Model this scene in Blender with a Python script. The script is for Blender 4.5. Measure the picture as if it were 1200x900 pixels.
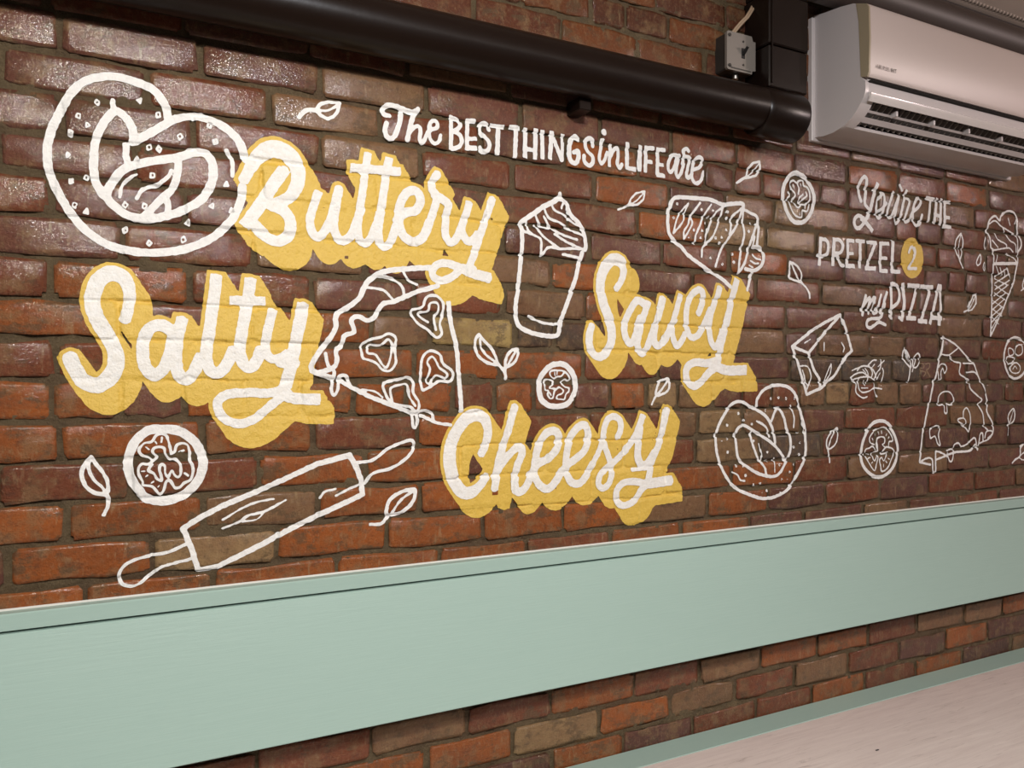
import bpy, math, random
import numpy as np
from mathutils import Vector
from mathutils.bvhtree import BVHTree

for o in list(bpy.data.objects): bpy.data.objects.remove(o)
scene = bpy.context.scene
COL = scene.collection

# ------------------------------------------------------------------ camera
F_PX = 910.0                       # focal length in pixels of a 1200 px wide frame
YAW = math.radians(27.1)           # the camera looks this far to the right of the wall's normal
DIST, EYE = 1.49, 1.40             # distance to the brick wall (the plane y = 0), eye height
cam_data = bpy.data.cameras.new('camera'); cam = bpy.data.objects.new('camera', cam_data); COL.objects.link(cam)
cam_data.sensor_width = 36.0; cam_data.lens = F_PX / 1200 * 36.0
cam.location = (0, -DIST, EYE); cam.rotation_euler = (math.radians(90), 0, -YAW)
cam_data.clip_start = 0.02
scene.camera = cam

# ------------------------------------------------------------------ world, lamps, exposure
world = bpy.data.worlds.new('world'); scene.world = world; world.use_nodes = True
world.node_tree.nodes['Background'].inputs[0].default_value = (1.0, 0.93, 0.88, 1)
world.node_tree.nodes['Background'].inputs[1].default_value = 0.13
scene.view_settings.view_transform = 'Standard'
scene.view_settings.look = 'None'
scene.view_settings.gamma = 1.0
scene.view_settings.use_curve_mapping = False
scene.view_settings.exposure = 0.06
CEIL = 2.56
# ceiling track spots: x, y, z, colour, power, radius, (aim x, aim z)
LAMPS = [(-0.04, -1.95, 2.46, (1.0, 0.91, 0.70), 74, 0.045, (.15, 1.15)),
         (0.36, -2.05, 2.46, (0.86, 0.91, 1.0), 70, 0.045, (.55, 1.15)),
         (0.14, -2.40, 2.46, (1.0, 0.93, 0.95), 60, 0.045, (.4, 1.1)),
         (3.80, -2.20, 2.50, (1.0, 0.84, 0.74), 66, 0.045, (2.6, 1.15)),
         (4.35, -2.25, 2.50, (1.0, 0.78, 0.80), 62, 0.045, (2.9, 1.2))]
SPOT_ANGLE, SPOT_BLEND = 112, 1.0
SOFT = (1.5, -3.2, 2.50, (1.0, 0.95, 0.90), 34, 2.6, 0.5)     # unseen soft area light behind the camera, fills in the wall's middle

# ------------------------------------------------------------------ helpers
CA, SA = math.cos(YAW), math.sin(YAW)
def pxw(x, y, dist=DIST):
    """pixel of the photograph -> (x, z) on the vertical plane `dist` in front of the camera's foot point"""
    X, Y = (x - 600) / F_PX, (450 - y) / F_PX
    t = dist / (CA - X * SA)
    return t * (SA + X * CA), EYE + t * Y
RNG = random.Random(7)
NR = np.random.RandomState(11)
_tab = NR.rand(256, 256)
def vnoise(x, y, s):
    x = np.asarray(x) / s; y = np.asarray(y) / s
    xi = np.floor(x).astype(int); yi = np.floor(y).astype(int); fx = x - xi; fy = y - yi
    fx = fx * fx * (3 - 2 * fx); fy = fy * fy * (3 - 2 * fy)
    g = lambda a, b: _tab[a % 256, b % 256]
    return (g(xi, yi) * (1 - fx) + g(xi + 1, yi) * fx) * (1 - fy) + (g(xi, yi + 1) * (1 - fx) + g(xi + 1, yi + 1) * fx) * fy

def mesh_obj(name, verts, faces, mat, parent=None, smooth=False, tint=None):
    me = bpy.data.meshes.new(name)
    me.from_pydata([tuple(v) for v in verts], [], [tuple(f) for f in faces])
    me.materials.append(mat)
    if smooth: me.polygons.foreach_set('use_smooth', [True] * len(me.polygons))
    if tint is not None:
        a = me.color_attributes.new('tint', 'FLOAT_COLOR', 'POINT')
        a.data.foreach_set('color', np.asarray(tint, dtype=np.float32).ravel())
    me.update()
    o = bpy.data.objects.new(name, me); COL.objects.link(o)
    if parent: o.parent = parent
    return o
def empty(name, loc=(0, 0, 0)):
    o = bpy.data.objects.new(name, None); COL.objects.link(o); o.location = loc; o.empty_display_size = .1
    return o
def tag(o, label, cat, group=None):
    o['label'] = label; o['category'] = cat
    if group: o['group'] = group
    return o
def keep(o, parent):           # parent without moving (geometry is written in world coordinates)
    o.parent = parent; o.matrix_parent_inverse = parent.matrix_basis.inverted(); return o

class MB:
    def __init__(s): s.v = []; s.f = []
    def add(s, v, f):
        n = len(s.v); s.v += [tuple(p) for p in v]; s.f += [tuple(i + n for i in q) for q in f]; return s
    def box(s, x0, x1, y0, y1, z0, z1, bev=0.0):
        b = bev
        if b <= 0:
            v = [(x, y, z) for z in (z0, z1) for y in (y0, y1) for x in (x0, x1)]
            return s.add(v, [(0,2,3,1),(4,5,7,6),(0,1,5,4),(2,6,7,3),(0,4,6,2),(1,3,7,5)])
        # chamfered box: 24 vertices
        v = []; idx = {}
        for ax in range(3):
            for sx in (0, 1):
                for sy in (0, 1):
                    for sz in (0, 1):
                        p = []
                        for k, (lo, hi, sg) in enumerate(((x0, x1, sx), (y0, y1, sy), (z0, z1, sz))):
                            q = (hi if sg else lo)
                            if k != ax: q += (-b if sg else b)
                            p.append(q)
                        idx[(ax, sx, sy, sz)] = len(v); v.append(tuple(p))
        g = lambda a, x, y, z: idx[(a, x, y, z)]
        f = []
        for sg in (0, 1):
            f.append([g(0,sg,0,0), g(0,sg,1,0), g(0,sg,1,1), g(0,sg,0,1)])
            f.append([g(1,0,sg,0), g(1,1,sg,0), g(1,1,sg,1), g(1,0,sg,1)])
            f.append([g(2,0,0,sg), g(2,1,0,sg), g(2,1,1,sg), g(2,0,1,sg)])
        for a in (0, 1):
            for c in (0, 1):
                f.append([g(0,a,c,0), g(1,a,c,0), g(1,a,c,1), g(0,a,c,1)])
                f.append([g(0,a,0,c), g(2,a,0,c), g(2,a,1,c), g(0,a,1,c)])
                f.append([g(1,0,a,c), g(2,0,a,c), g(2,1,a,c), g(1,1,a,c)])
        for sx in (0, 1):
            for sy in (0, 1):
                for sz in (0, 1): f.append([g(0,sx,sy,sz), g(1,sx,sy,sz), g(2,sx,sy,sz)])
        # orient outwards
        c = Vector(((x0+x1)/2, (y0+y1)/2, (z0+z1)/2)); out = []
        for q in f:
            P = [Vector(v[i]) for i in q]; n = (P[1]-P[0]).cross(P[2]-P[0]); m = sum(P, Vector()) / len(P)
            out.append(q if n.dot(m - c) > 0 else q[::-1])
        return s.add(v, out)
    def prism(s, prof, x0, x1, caps=True):
        """profile [(y, z)...] extruded along x"""
        n = len(prof); v = [(x0, y, z) for y, z in prof] + [(x1, y, z) for y, z in prof]
        f = [(i, (i+1) % n, n + (i+1) % n, n + i) for i in range(n)]
        if caps: f += [tuple(range(n))[::-1], tuple(range(n, 2*n))]
        return s.add(v, f)
    def tube(s, pts, r, n=24, caps=True, up=Vector((0, 0, 1))):
        P = [Vector(p) for p in pts]; rs = r if isinstance(r, (list, tuple)) else [r] * len(P)
        v = []; f = []
        for i, p in enumerate(P):
            d = (P[min(i+1, len(P)-1)] - P[max(i-1, 0)]).normalized()
            u = up if abs(d.dot(up)) < .95 else Vector((0, 1, 0))
            a = d.cross(u).normalized(); b = d.cross(a)
            for k in range(n):
                t = 2 * math.pi * k / n; v.append(p + (a * math.cos(t) + b * math.sin(t)) * rs[i])
        for i in range(len(P) - 1):
            for k in range(n): f.append((i*n+k, i*n+(k+1) % n, (i+1)*n+(k+1) % n, (i+1)*n+k))
        if caps: f += [tuple(range(n))[::-1], tuple(range((len(P)-1)*n, len(P)*n))]
        return s.add(v, f)
    def build(s, name, mat, parent=None, smooth=False, auto=None):
        o = mesh_obj(name, s.v, s.f, mat, None, smooth)
        if parent: keep(o, parent)
        import bmesh
        bm = bmesh.new(); bm.from_mesh(o.data); bmesh.ops.recalc_face_normals(bm, faces=bm.faces); bm.to_mesh(o.data); bm.free()
        if auto is not None:
            o.data.polygons.foreach_set('use_smooth', [True] * len(o.data.polygons))
            o.data.set_sharp_from_angle(angle=math.radians(auto))
        return o

# ------------------------------------------------------------------ materials
class NT:
    def __init__(s, name):
        s.m = bpy.data.materials.new(name); s.m.use_nodes = True; s.t = s.m.node_tree; s.t.nodes.clear()
        s.out = s.n('ShaderNodeOutputMaterial'); s.b = s.n('ShaderNodeBsdfPrincipled'); s.l(s.b.outputs[0], s.out.inputs[0])
        s.co = s.n('ShaderNodeNewGeometry').outputs['Position']
    def n(s, t, **k):
        x = s.t.nodes.new(t)
        for a, b in k.items(): setattr(x, a, b)
        return x
    def l(s, a, b): s.t.links.new(a, b)
    def set(s, **k):
        for a, b in k.items():
            i = s.b.inputs[a.replace('_', ' ')]
            if hasattr(b, 'links') or isinstance(b, bpy.types.NodeSocket): s.l(b, i)
            else: i.default_value = b
    def map(s, sc, loc=(0, 0, 0)):
        m = s.n('ShaderNodeMapping'); m.inputs['Scale'].default_value = sc; m.inputs['Location'].default_value = loc
        s.l(s.co, m.inputs[0]); return m.outputs[0]
    def noise(s, scale, detail=4, rough=.55, vec=None, dist=0.0):
        x = s.n('ShaderNodeTexNoise'); x.inputs['Scale'].default_value = scale; x.inputs['Detail'].default_value = detail
        x.inputs['Roughness'].default_value = rough; x.inputs['Distortion'].default_value = dist
        s.l(vec if vec is not None else s.co, x.inputs['Vector']); return x.outputs['Fac']
    def ramp(s, v, a, b, c0=(0, 0, 0, 1), c1=(1, 1, 1, 1)):
        r = s.n('ShaderNodeValToRGB'); e = r.color_ramp.elements
        e[0].position = a; e[1].position = b; e[0].color = c0; e[1].color = c1; s.l(v, r.inputs[0]); return r.outputs[0]
    def mix(s, f, a, b, mode='MIX'):
        x = s.n('ShaderNodeMix', data_type='RGBA', blend_type=mode)
        for sock, val in ((x.inputs[0], f), (x.inputs[6], a), (x.inputs[7], b)):
            if isinstance(val, bpy.types.NodeSocket): s.l(val, sock)
            elif isinstance(val, (int, float)): sock.default_value = val
            else: sock.default_value = tuple(val) + ((1,) if len(val) == 3 else ())
        return x.outputs[2]
    def math(s, op, a, b):
        x = s.n('ShaderNodeMath', operation=op)
        for i, v in ((0, a), (1, b)):
            if isinstance(v, bpy.types.NodeSocket): s.l(v, x.inputs[i])
            else: x.inputs[i].default_value = v
        return x.outputs[0]
    def bump(s, h, strength, dist, prev=None):
        x = s.n('ShaderNodeBump'); x.inputs['Strength'].default_value = strength; x.inputs['Distance'].default_value = dist
        s.l(h, x.inputs['Height'])
        if prev is not None: s.l(prev, x.inputs['Normal'])
        return x.outputs[0]
def plain(name, col, rough=.5, metal=0.0, coat=0.0, bump=None, spec=.5):
    t = NT(name); t.set(Base_Color=tuple(col) + (1,), Roughness=rough, Metallic=metal, Coat_Weight=coat)
    t.b.inputs['Specular IOR Level'].default_value = spec
    if bump: t.set(Normal=t.bump(t.noise(bump[0], 5), bump[1], bump[2]))
    return t.m

def brick_material():
    t = NT('brick')
    a = t.n('ShaderNodeAttribute', attribute_name='tint').outputs['Color']
    a = t.mix(t.math('MULTIPLY', t.ramp(t.noise(13, 5, .65, t.map((.6, 1, 1.2), (5, 3, 1))), .44, .62), .55), a, t.mix(.7, a, (.12, .036, .014)))
    fine = t.noise(160, 6, .65)
    big = t.noise(22, 5, .6)
    f1 = t.math('MULTIPLY', t.ramp(big, .50, .62), .60)
    c = t.mix(f1, a, (.20, .115, .052))                                      # tan residue patches
    f2 = t.math('MULTIPLY', t.ramp(t.noise(48, 6, .7, t.map((1, 1, 1), (3, 1, 7))), .52, .70), .55)
    c = t.mix(f2, c, (.040, .022, .015))                                     # soot and kiln marks
    c = t.mix(t.math('MULTIPLY', t.ramp(fine, .50, .66), .30), c, t.mix(.5, c, (.34, .20, .10)), 'MIX')
    f3 = t.math('MULTIPLY', t.ramp(t.noise(90, 3, .5, t.map((1, 1, .22), (9, 2, 4))), .62, .72), .35)
    c = t.mix(f3, c, (.36, .26, .14))                                        # thin vertical drips
    f4 = t.math('MULTIPLY', t.ramp(t.noise(17, 6, .72, t.map((1, 1, 1.6), (13, 5, 2))), .54, .60), .70)
    c = t.mix(f4, c, (.095, .058, .028))                                     # smeared mortar
    f5 = t.math('MULTIPLY', t.ramp(t.noise(120, 5, .75, t.map((1, 1, .5), (1, 8, 4))), .56, .66), .40)
    c = t.mix(f5, c, (.30, .19, .10))
    n0 = t.bump(t.noise(55, 6, .62), .8, .0055)
    nc = t.bump(t.noise(42, 4, .6), .8, .0016)
    n = t.bump(t.noise(300, 4, .7), .9, .0030, n0)
    n1 = t.bump(t.noise(240, 3, .6), .8, .0011, nc)
    t.set(Coat_Weight=.52, Coat_Roughness=.10, Coat_Normal=n1)
    t.set(Base_Color=c, Normal=n, Roughness=t.n('ShaderNodeMapRange').outputs[0])
    mr = [x for x in t.t.nodes if x.type == 'MAP_RANGE'][0]
    t.l(t.noise(35, 3), mr.inputs[0]); mr.inputs[3].default_value = .35; mr.inputs[4].default_value = .6
    t.b.inputs['Specular IOR Level'].default_value = .25
    return t.m
def mortar_material():
    t = NT('mortar')
    c = t.mix(t.noise(26, 6, .65), (.060, .038, .017), (.200, .140, .068))
    c = t.mix(t.math('MULTIPLY', t.ramp(t.noise(8, 3), .5, .65), .5), c, (.085, .040, .018))
    c = t.mix(t.math('MULTIPLY', t.ramp(t.noise(210, 4, .7), .58, .70), .5), c, (.27, .20, .11))
    n = t.bump(t.noise(60, 6, .7), .9, .012)
    n = t.bump(t.noise(260, 5, .7), .9, .005, n)
    t.set(Base_Color=c, Normal=n, Roughness=.62)
    return t.m
def paint_material(name, col, dark):
    t = NT(name)
    c = t.mix(t.math('MULTIPLY', t.ramp(t.noise(120, 5, .6), .35, .75), .5), col, dark)
    fl = t.ramp(t.noise(260, 3, .6), .745, .765)
    c = t.mix(t.math('MULTIPLY', fl, .8), c, (.12, .06, .035))               # pin holes where the brick shows
    n = t.bump(t.noise(60, 6, .62), .6, .007)
    n = t.bump(t.noise(280, 4, .6), .6, .0022, n)
    t.set(Base_Color=c, Normal=n, Roughness=.45)
    return t.m
M = {}
M['brick'] = brick_material(); M['mortar'] = mortar_material()
M['w'] = paint_material('white_paint', (.86, .855, .835), (.67, .66, .66))
M['w2'] = paint_material('white_paint_on_yellow', (.86, .855, .835), (.71, .66, .56))
M['y'] = paint_material('yellow_paint', (.71, .48, .082), (.61, .385, .052))
M['t'] = paint_material('tan_wash', (.26, .17, .09), (.18, .11, .06))

# ------------------------------------------------------------------ the brick wall
H0, VPX = 49.3, 2377.0
def course_mid(r): return 242 - H0 * (r - .5)
def y_mid(r, x): return 450 + course_mid(r) * (1 - x / VPX)
CH = pxw(600, 450)[1] - pxw(600, 450 + H0 * (1 - 600 / VPX))[1]          # course height in metres
def z_joint(k): return pxw(0, 692 - H0 * k)[1]                            # level of bed joint k
# head joints seen in the photograph: course -> pixel x of each joint
JOINTS = {
 14: [72, 234, 375, 500, 609, 704, 786, 862, 930, 993, 1052, 1108, 1158], 13: [1, 172, 316, 445, 563, 662, 747, 826, 860, 893, 926, 961, 994, 1028, 1092, 1142, 1190],
 12: [72, 227, 375, 493, 599, 697, 783, 850, 907, 940, 996, 1049, 1075, 1104, 1155], 11: [-2, 158, 305, 443, 572, 664, 747, 827, 898, 957, 1015, 1070, 1098, 1128, 1155, 1180],
 10: [60, 218, 355, 485, 588, 690, 776, 855, 924, 989, 1049, 1084, 1111, 1131, 1158, 1185], 9: [-15, 143, 297, 429, 545, 646, 735, 811, 885, 962, 1024, 1076, 1104, 1135, 1180],
 8: [59, 222, 365, 484, 590, 686, 770, 848, 921, 986, 1045, 1099, 1151, 1197], 7: [-20, 140, 297, 435, 504, 603, 650, 700, 775, 855, 920, 958, 1018, 1060, 1100, 1150, 1190],
 6: [66, 222, 366, 486, 587, 684, 770, 850, 925, 985, 1045, 1078, 1106, 1132, 1158, 1182],
 5: [61, 140, 216, 288, 352, 415, 475, 531, 580, 625, 672, 715, 757, 795, 835, 870, 904, 936, 967, 995, 1026, 1053, 1080, 1108, 1131, 1154, 1177, 1200],
 4: [71, 237, 367, 488, 596, 690, 775, 818, 870, 940, 990, 1049, 1112, 1165], 3: [-5, 155, 303, 428, 540, 640, 730, 815, 890, 963, 1025, 1082, 1135, 1182],
 2: [77, 237, 373, 492, 600, 694, 779, 857, 930, 993, 1052, 1110, 1159], 1: [10, 178, 325, 453, 566, 660, 748, 829, 900, 967, 1031, 1088, 1142, 1190],
 0: [100, 250, 395, 514, 617, 715, 799, 878, 942, 1010, 1065, 1122, 1170],
 -5: [300, 435, 547, 646, 742, 820, 891, 957, 1017, 1074, 1130, 1174], -6: [372, 500, 601, 702, 785, 861, 931, 994, 1053, 1108, 1157, 1205],
 -7: [430, 546, 646, 730, 811, 886, 951, 1014, 1073, 1127, 1185],
 17: [430, 556, 657, 747, 825, 896], 18: [480, 610, 692, 733, 782, 850, 915], 19: [680, 768, 850]}
PAL = dict(orange=(.265, .070, .011), red=(.160, .042, .015), mauve=(.125, .043, .027), plum=(.092, .034, .025),
           tan=(.26, .165, .075), buff=(.185, .098, .045), dark=(.055, .038, .024), yellow=(.34, .24, .085), grey=(.075, .058, .043))
SPEC = [(7, 550, 'yellow'), (7, 470, 'buff'), (7, 625, 'dark'), (7, 672, 'dark'), (8, 630, 'buff'), (8, 540, 'red'), (1, 250, 'tan'), (2, 300, 'buff'),
        (13, 110, 'mauve'), (14, 150, 'mauve'), (14, 440, 'buff'), (13, 380, 'buff'), (12, 530, 'red'), (10, 400, 'buff'), (9, 360, 'buff'),
        (5, 950, 'buff'), (5, 981, 'tan'), (12, 920, 'tan'), (12, 965, 'buff'), (11, 860, 'tan'), (11, 925, 'tan'), (11, 985, 'buff'), (12, 870, 'buff'),
        (5, 1040, 'buff'), (5, 1066, 'buff'), (4, 845, 'tan'), (3, 850, 'tan'), (5, 780, 'tan'), (5, 815, 'buff'), (4, 800, 'buff'), (4, 905, 'buff'),
        (10, 950, 'mauve'), (7, 985, 'buff'), (7, 890, 'buff'), (9, 1120, 'buff'), (8, 1120, 'buff'), (6, 955, 'dark'), (6, 1010, 'grey'), (6, 880, 'plum'), (6, 1060, 'grey'),
        (3, 920, 'grey'), (1, 1000, 'red'), (13, 1060, 'buff'), (-6, 740, 'orange'), (-6, 660, 'tan'), (-6, 820, 'buff'), (-6, 960, 'buff'), (-5, 700, 'orange'), (-5, 850, 'buff')]
def wx(px): return pxw(px, 450)[0]
BL = .2127                                                               # brick length with its joint
X0, X1 = -1.0, 3.9
def row_cuts(r):
    if r in JOINTS: c = [wx(p) for p in JOINTS[r]]
    else: c = [(.5 if r % 2 else 0) * BL + BL * k + RNG.uniform(-.01, .01) for k in range(1, 12)]
    while c[0] > X0: c.insert(0, c[0] - BL * RNG.uniform(.96, 1.03))
    while c[-1] < X1: c.append(c[-1] + BL * RNG.uniform(.96, 1.03))
    return c
def brick_tint(r, xc):
    t = max(-.1, min(2.7, xc)); px = None
    for (rr, p, name) in SPEC:
        if rr == r and abs(wx(p) - xc) < .10 and best_cut(r, wx(p), xc): return PAL[name]
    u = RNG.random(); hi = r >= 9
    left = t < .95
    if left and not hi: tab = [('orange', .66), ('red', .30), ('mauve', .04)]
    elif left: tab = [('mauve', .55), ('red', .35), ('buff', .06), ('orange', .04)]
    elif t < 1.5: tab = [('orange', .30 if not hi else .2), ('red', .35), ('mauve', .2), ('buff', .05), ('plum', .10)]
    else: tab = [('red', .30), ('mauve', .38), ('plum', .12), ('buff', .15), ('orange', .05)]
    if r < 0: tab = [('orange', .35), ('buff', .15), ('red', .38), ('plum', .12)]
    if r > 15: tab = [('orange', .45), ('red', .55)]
    s = 0
    for n, w in tab:
        s += w
        if u <= s: return PAL[n]
    return PAL['red']
def best_cut(r, xp, xc):
    c = CUTS[r]
    for a, b in zip(c, c[1:]):
        if a <= xp < b: return a <= xc < b
    return False

CUTS = {r: row_cuts(r) for r in range(-15, 21)}
SS = [0, .05, .5, .95, 1.0]; TT = [0, .13, .87, 1.0]
def brick_geo(x0, x1, z0, z1, r):
    w, h = x1 - x0, z1 - z0
    base = RNG.uniform(-.0026, -.0002); tx = RNG.uniform(-.0011, .0011); tz = RNG.uniform(-.0010, .0010)
    wob = RNG.uniform(.7, 1.3)
    v = []
    ex = min(.0065 / w, .2); ez = min(.006 / h, .25)
    S = [0, ex, .35, .68, 1 - ex, 1]; T = [0, ez, 1 - ez, 1]
    ns, nt = len(S), len(T)
    for j, t in enumerate(T):
        for i, s in enumerate(S):
            edge = i in (0, ns - 1) or j in (0, nt - 1)
            corner = i in (0, ns - 1) and j in (0, nt - 1)
            jx, jz = RNG.uniform(-1, 1) * .0030 * wob, RNG.uniform(-1, 1) * .0036 * wob
            x = x0 + s * w + (jx if i in (0, ns - 1) else 0) + (0 if not corner else (.004 if i == 0 else -.004))
            z = z0 + t * h + (jz if j in (0, nt - 1) else 0) + (0 if not corner else (.0035 if j == 0 else -.0035))
            y = base + tx * (s - .5) * 2 + tz * (t - .5) * 2 + RNG.uniform(-.0006, .0006)
            if edge: y += .0007
            if corner: y += .0012
            v.append((x, y, z))
    f = []
    for j in range(nt - 1):
        for i in range(ns - 1): a = j * ns + i; f.append((a, a + 1, a + ns + 1, a + ns))
    ring = [i for i in range(ns)] + [j * ns + ns - 1 for j in range(1, nt)] + [(nt - 1) * ns + i for i in range(ns - 2, -1, -1)] + [j * ns for j in range(nt - 2, 0, -1)]
    n0 = len(v)
    corners = [0, ns - 1, nt * ns - 1, (nt - 1) * ns]
    for c in corners: v.append((v[c][0], .045, v[c][2]))
    # skirt: each side one polygon fan to the two back corners
    def side(idx, bA, bB): f.append(tuple(reversed(idx)) + (bA, bB))
    side([i for i in range(ns)], n0 + 0, n0 + 1)
    side([j * ns + ns - 1 for j in range(nt)], n0 + 1, n0 + 2)
    side([(nt - 1) * ns + i for i in range(ns - 1, -1, -1)], n0 + 2, n0 + 3)
    side([j * ns for j in range(nt - 1, -1, -1)], n0 + 3, n0 + 0)
    return v, f
all_v, all_f = [], []
bricks = []; RECTS = []
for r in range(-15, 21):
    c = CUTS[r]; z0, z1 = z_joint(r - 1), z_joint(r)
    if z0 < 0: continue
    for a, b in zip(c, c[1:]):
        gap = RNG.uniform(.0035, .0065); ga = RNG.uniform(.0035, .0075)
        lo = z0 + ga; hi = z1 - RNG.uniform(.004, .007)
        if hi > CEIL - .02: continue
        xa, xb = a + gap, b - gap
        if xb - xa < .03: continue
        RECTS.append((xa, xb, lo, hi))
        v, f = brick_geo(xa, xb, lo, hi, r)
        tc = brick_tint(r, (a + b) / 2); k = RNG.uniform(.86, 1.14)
        k *= .55 if r > 15 else 1.0      # dim light above the pipe, darkened into the brick colour
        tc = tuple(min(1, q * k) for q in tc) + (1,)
        # projected size decides which ones are parts of their own
        inview = False; area = 0
        pts = []
        for x, z in ((xa, lo), (xb, lo), (xb, hi), (xa, hi)):
            dx, dy = x, DIST
            X = (dx * CA - dy * SA) / (dx * SA + dy * CA)
            pts.append((600 + F_PX * X, 450 - F_PX * (z - EYE) / (dx * SA + dy * CA)))
        cx = sum(p[0] for p in pts) / 4; cy = sum(p[1] for p in pts) / 4
        vis = -60 < cx < 1240 and -15 < cy < 915
        # covered by the backrest panel, the seat, the pipe or the air conditioner
        zc = (lo + hi) / 2; xc = (xa + xb) / 2
        if .77 < zc < 1.02 or zc < .50: vis = False
        if 2.06 < zc < 2.13 and xc < 1.6: vis = False
        if xc > 1.72 and zc > 2.06: vis = False
        if xc > 1.44 and zc > 2.13: vis = False
        bricks.append((v, f, tc, vis, pts))
        n = len(all_v); all_v += v; all_f += [tuple(i + n for i in q) for q in f]
WALL = None
gx = np.concatenate([np.arange(X0, -.35, .03), np.arange(-.35, 2.80, .0055), np.arange(2.80, X1, .03), [X1]])
gz = np.concatenate([np.arange(0, .48, .03), np.arange(.48, 2.46, .0055), np.arange(2.46, CEIL, .03), [CEIL]])
NXM, NZM = len(gx), len(gz)  # beige here is yellowish light put into the plastic's colour
GX, GZ = np.meshgrid(gx, gz)
hm = .0026 + .0034 * (vnoise(GX, GZ, .050) - .5) + .0036 * (vnoise(GX + 7, GZ, .019) - .5) + .0042 * (vnoise(GX + 3, GZ, .009) - .5) + .0022 * (vnoise(GX, GZ + 3, .2) - .5)
# cracks along the bed joints where the mortar has shrunk from the brick above it
ZJ = np.array([z_joint(k) for k in range(-16, 22)])
jz = np.min(np.abs(GZ[..., None] - (ZJ[None, None, :] + .0035 * (vnoise(GX * 1.0, GZ * 0, .12) - .5)[..., None])), -1)
hm = hm + np.where(vnoise(GX + 11, GZ * 3, .16) > .52, .0035, 0.0) * np.exp(-(jz / .0035) ** 2)
for (xa, xb, lo, hi) in RECTS:
    if xb < -.4 or xa > 2.85: continue
    i0, i1 = np.searchsorted(gx, (xa + .010, xb - .010)); j0, j1 = np.searchsorted(gz, (lo + .009, hi - .009))
    hm[j0:j1, i0:i1] += .005
mv = np.stack([GX, hm, GZ], -1).reshape(-1, 3)
ii = np.arange((NZM - 1) * NXM).reshape(NZM - 1, NXM)[:, :-1].ravel()
mf = np.stack([ii, ii + 1, ii + NXM + 1, ii + NXM], -1)
b0 = len(mv)
mv = np.concatenate([mv, [(X0, .30, 0), (X1, .30, 0), (X1, .30, CEIL), (X0, .30, CEIL)]])
mf = [tuple(q) for q in mf.tolist()] + [(b0 + 1, b0, b0 + 3, b0 + 2)]
WALL = mesh_obj('wall_back', mv.tolist(), mf, M['mortar'], None, True)
WALL['kind'] = 'structure'

seen = [b for b in bricks if b[3]]
seen.sort(key=lambda b: -(max(p[0] for p in b[4]) - min(p[0] for p in b[4])) * (b[4][0][1] - b[4][3][1]))
own = set(id(b) for b in seen[:300])
print('bricks in view', len(seen), 'all', len(bricks))
sv, sf, st = [], [], []
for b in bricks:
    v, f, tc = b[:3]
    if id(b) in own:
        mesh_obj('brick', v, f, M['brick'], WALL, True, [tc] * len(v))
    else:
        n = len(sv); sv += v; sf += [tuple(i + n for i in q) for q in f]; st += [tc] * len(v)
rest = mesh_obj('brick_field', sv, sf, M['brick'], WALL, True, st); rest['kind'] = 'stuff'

# ------------------------------------------------------------------ the painted mural: a film of paint that follows bricks and joints
bvh_b = BVHTree.FromPolygons(all_v, all_f); bvh_m = BVHTree.FromPolygons(mv.tolist(), mf)
G = .0022
HX0, HZ0 = -.30, .95
_h = {}
def raw_h(i, j):
    k = (i, j)
    if k not in _h:
        o = Vector((HX0 + i * G, -.2, HZ0 + j * G)); d = Vector((0, 1, 0)); y = .02
        for B in (bvh_b, bvh_m):
            hit = B.ray_cast(o, d, .4)
            if hit[0] is not None: y = min(y, hit[0].y)
        _h[k] = y
    return _h[k]
_hs = {}
def film_h(i, j):
    k = (i, j)
    if k not in _hs:
        c = raw_h(i, j)
        m = min(raw_h(i-1, j), raw_h(i+1, j), raw_h(i, j-1), raw_h(i, j+1), raw_h(i-1, j-1), raw_h(i+1, j+1), raw_h(i-1, j+1), raw_h(i+1, j-1), c)
        _hs[k] = m
    return _hs[k]
def smooth_path(P, closed, straight):
    """Catmull-Rom through points (x, z, r)"""
    P = np.array(P, float)
    if straight or len(P) < 3: return np.vstack([P, P[:1]]) if closed else P
    if closed: Q = np.vstack([P[-1:], P, P[:2]])
    else: Q = np.vstack([2 * P[0] - P[1], P, 2 * P[-1] - P[-2]])
    Q[:, 2] = np.maximum(Q[:, 2], .0004)
    out = []; n = 5
    for k in range(1, len(Q) - 2):
        p0, p1, p2, p3 = Q[k-1], Q[k], Q[k+1], Q[k+2]
        for t in np.arange(n) / n:
            out.append(.5 * (2*p1 + (p2-p0)*t + (2*p0-5*p1+4*p2-p3)*t*t + (3*p1-p0-3*p2+p3)*t**3))
    out.append(Q[-2]); return np.array(out)
def wpt(x, y):
    return pxw(x, y)
def zscale(x):                     # metres on the wall per pixel for a brush stroke at pixel column x
    c = CA - (x - 600) / F_PX * SA
    return DIST / (F_PX * c ** 1.35)
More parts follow.
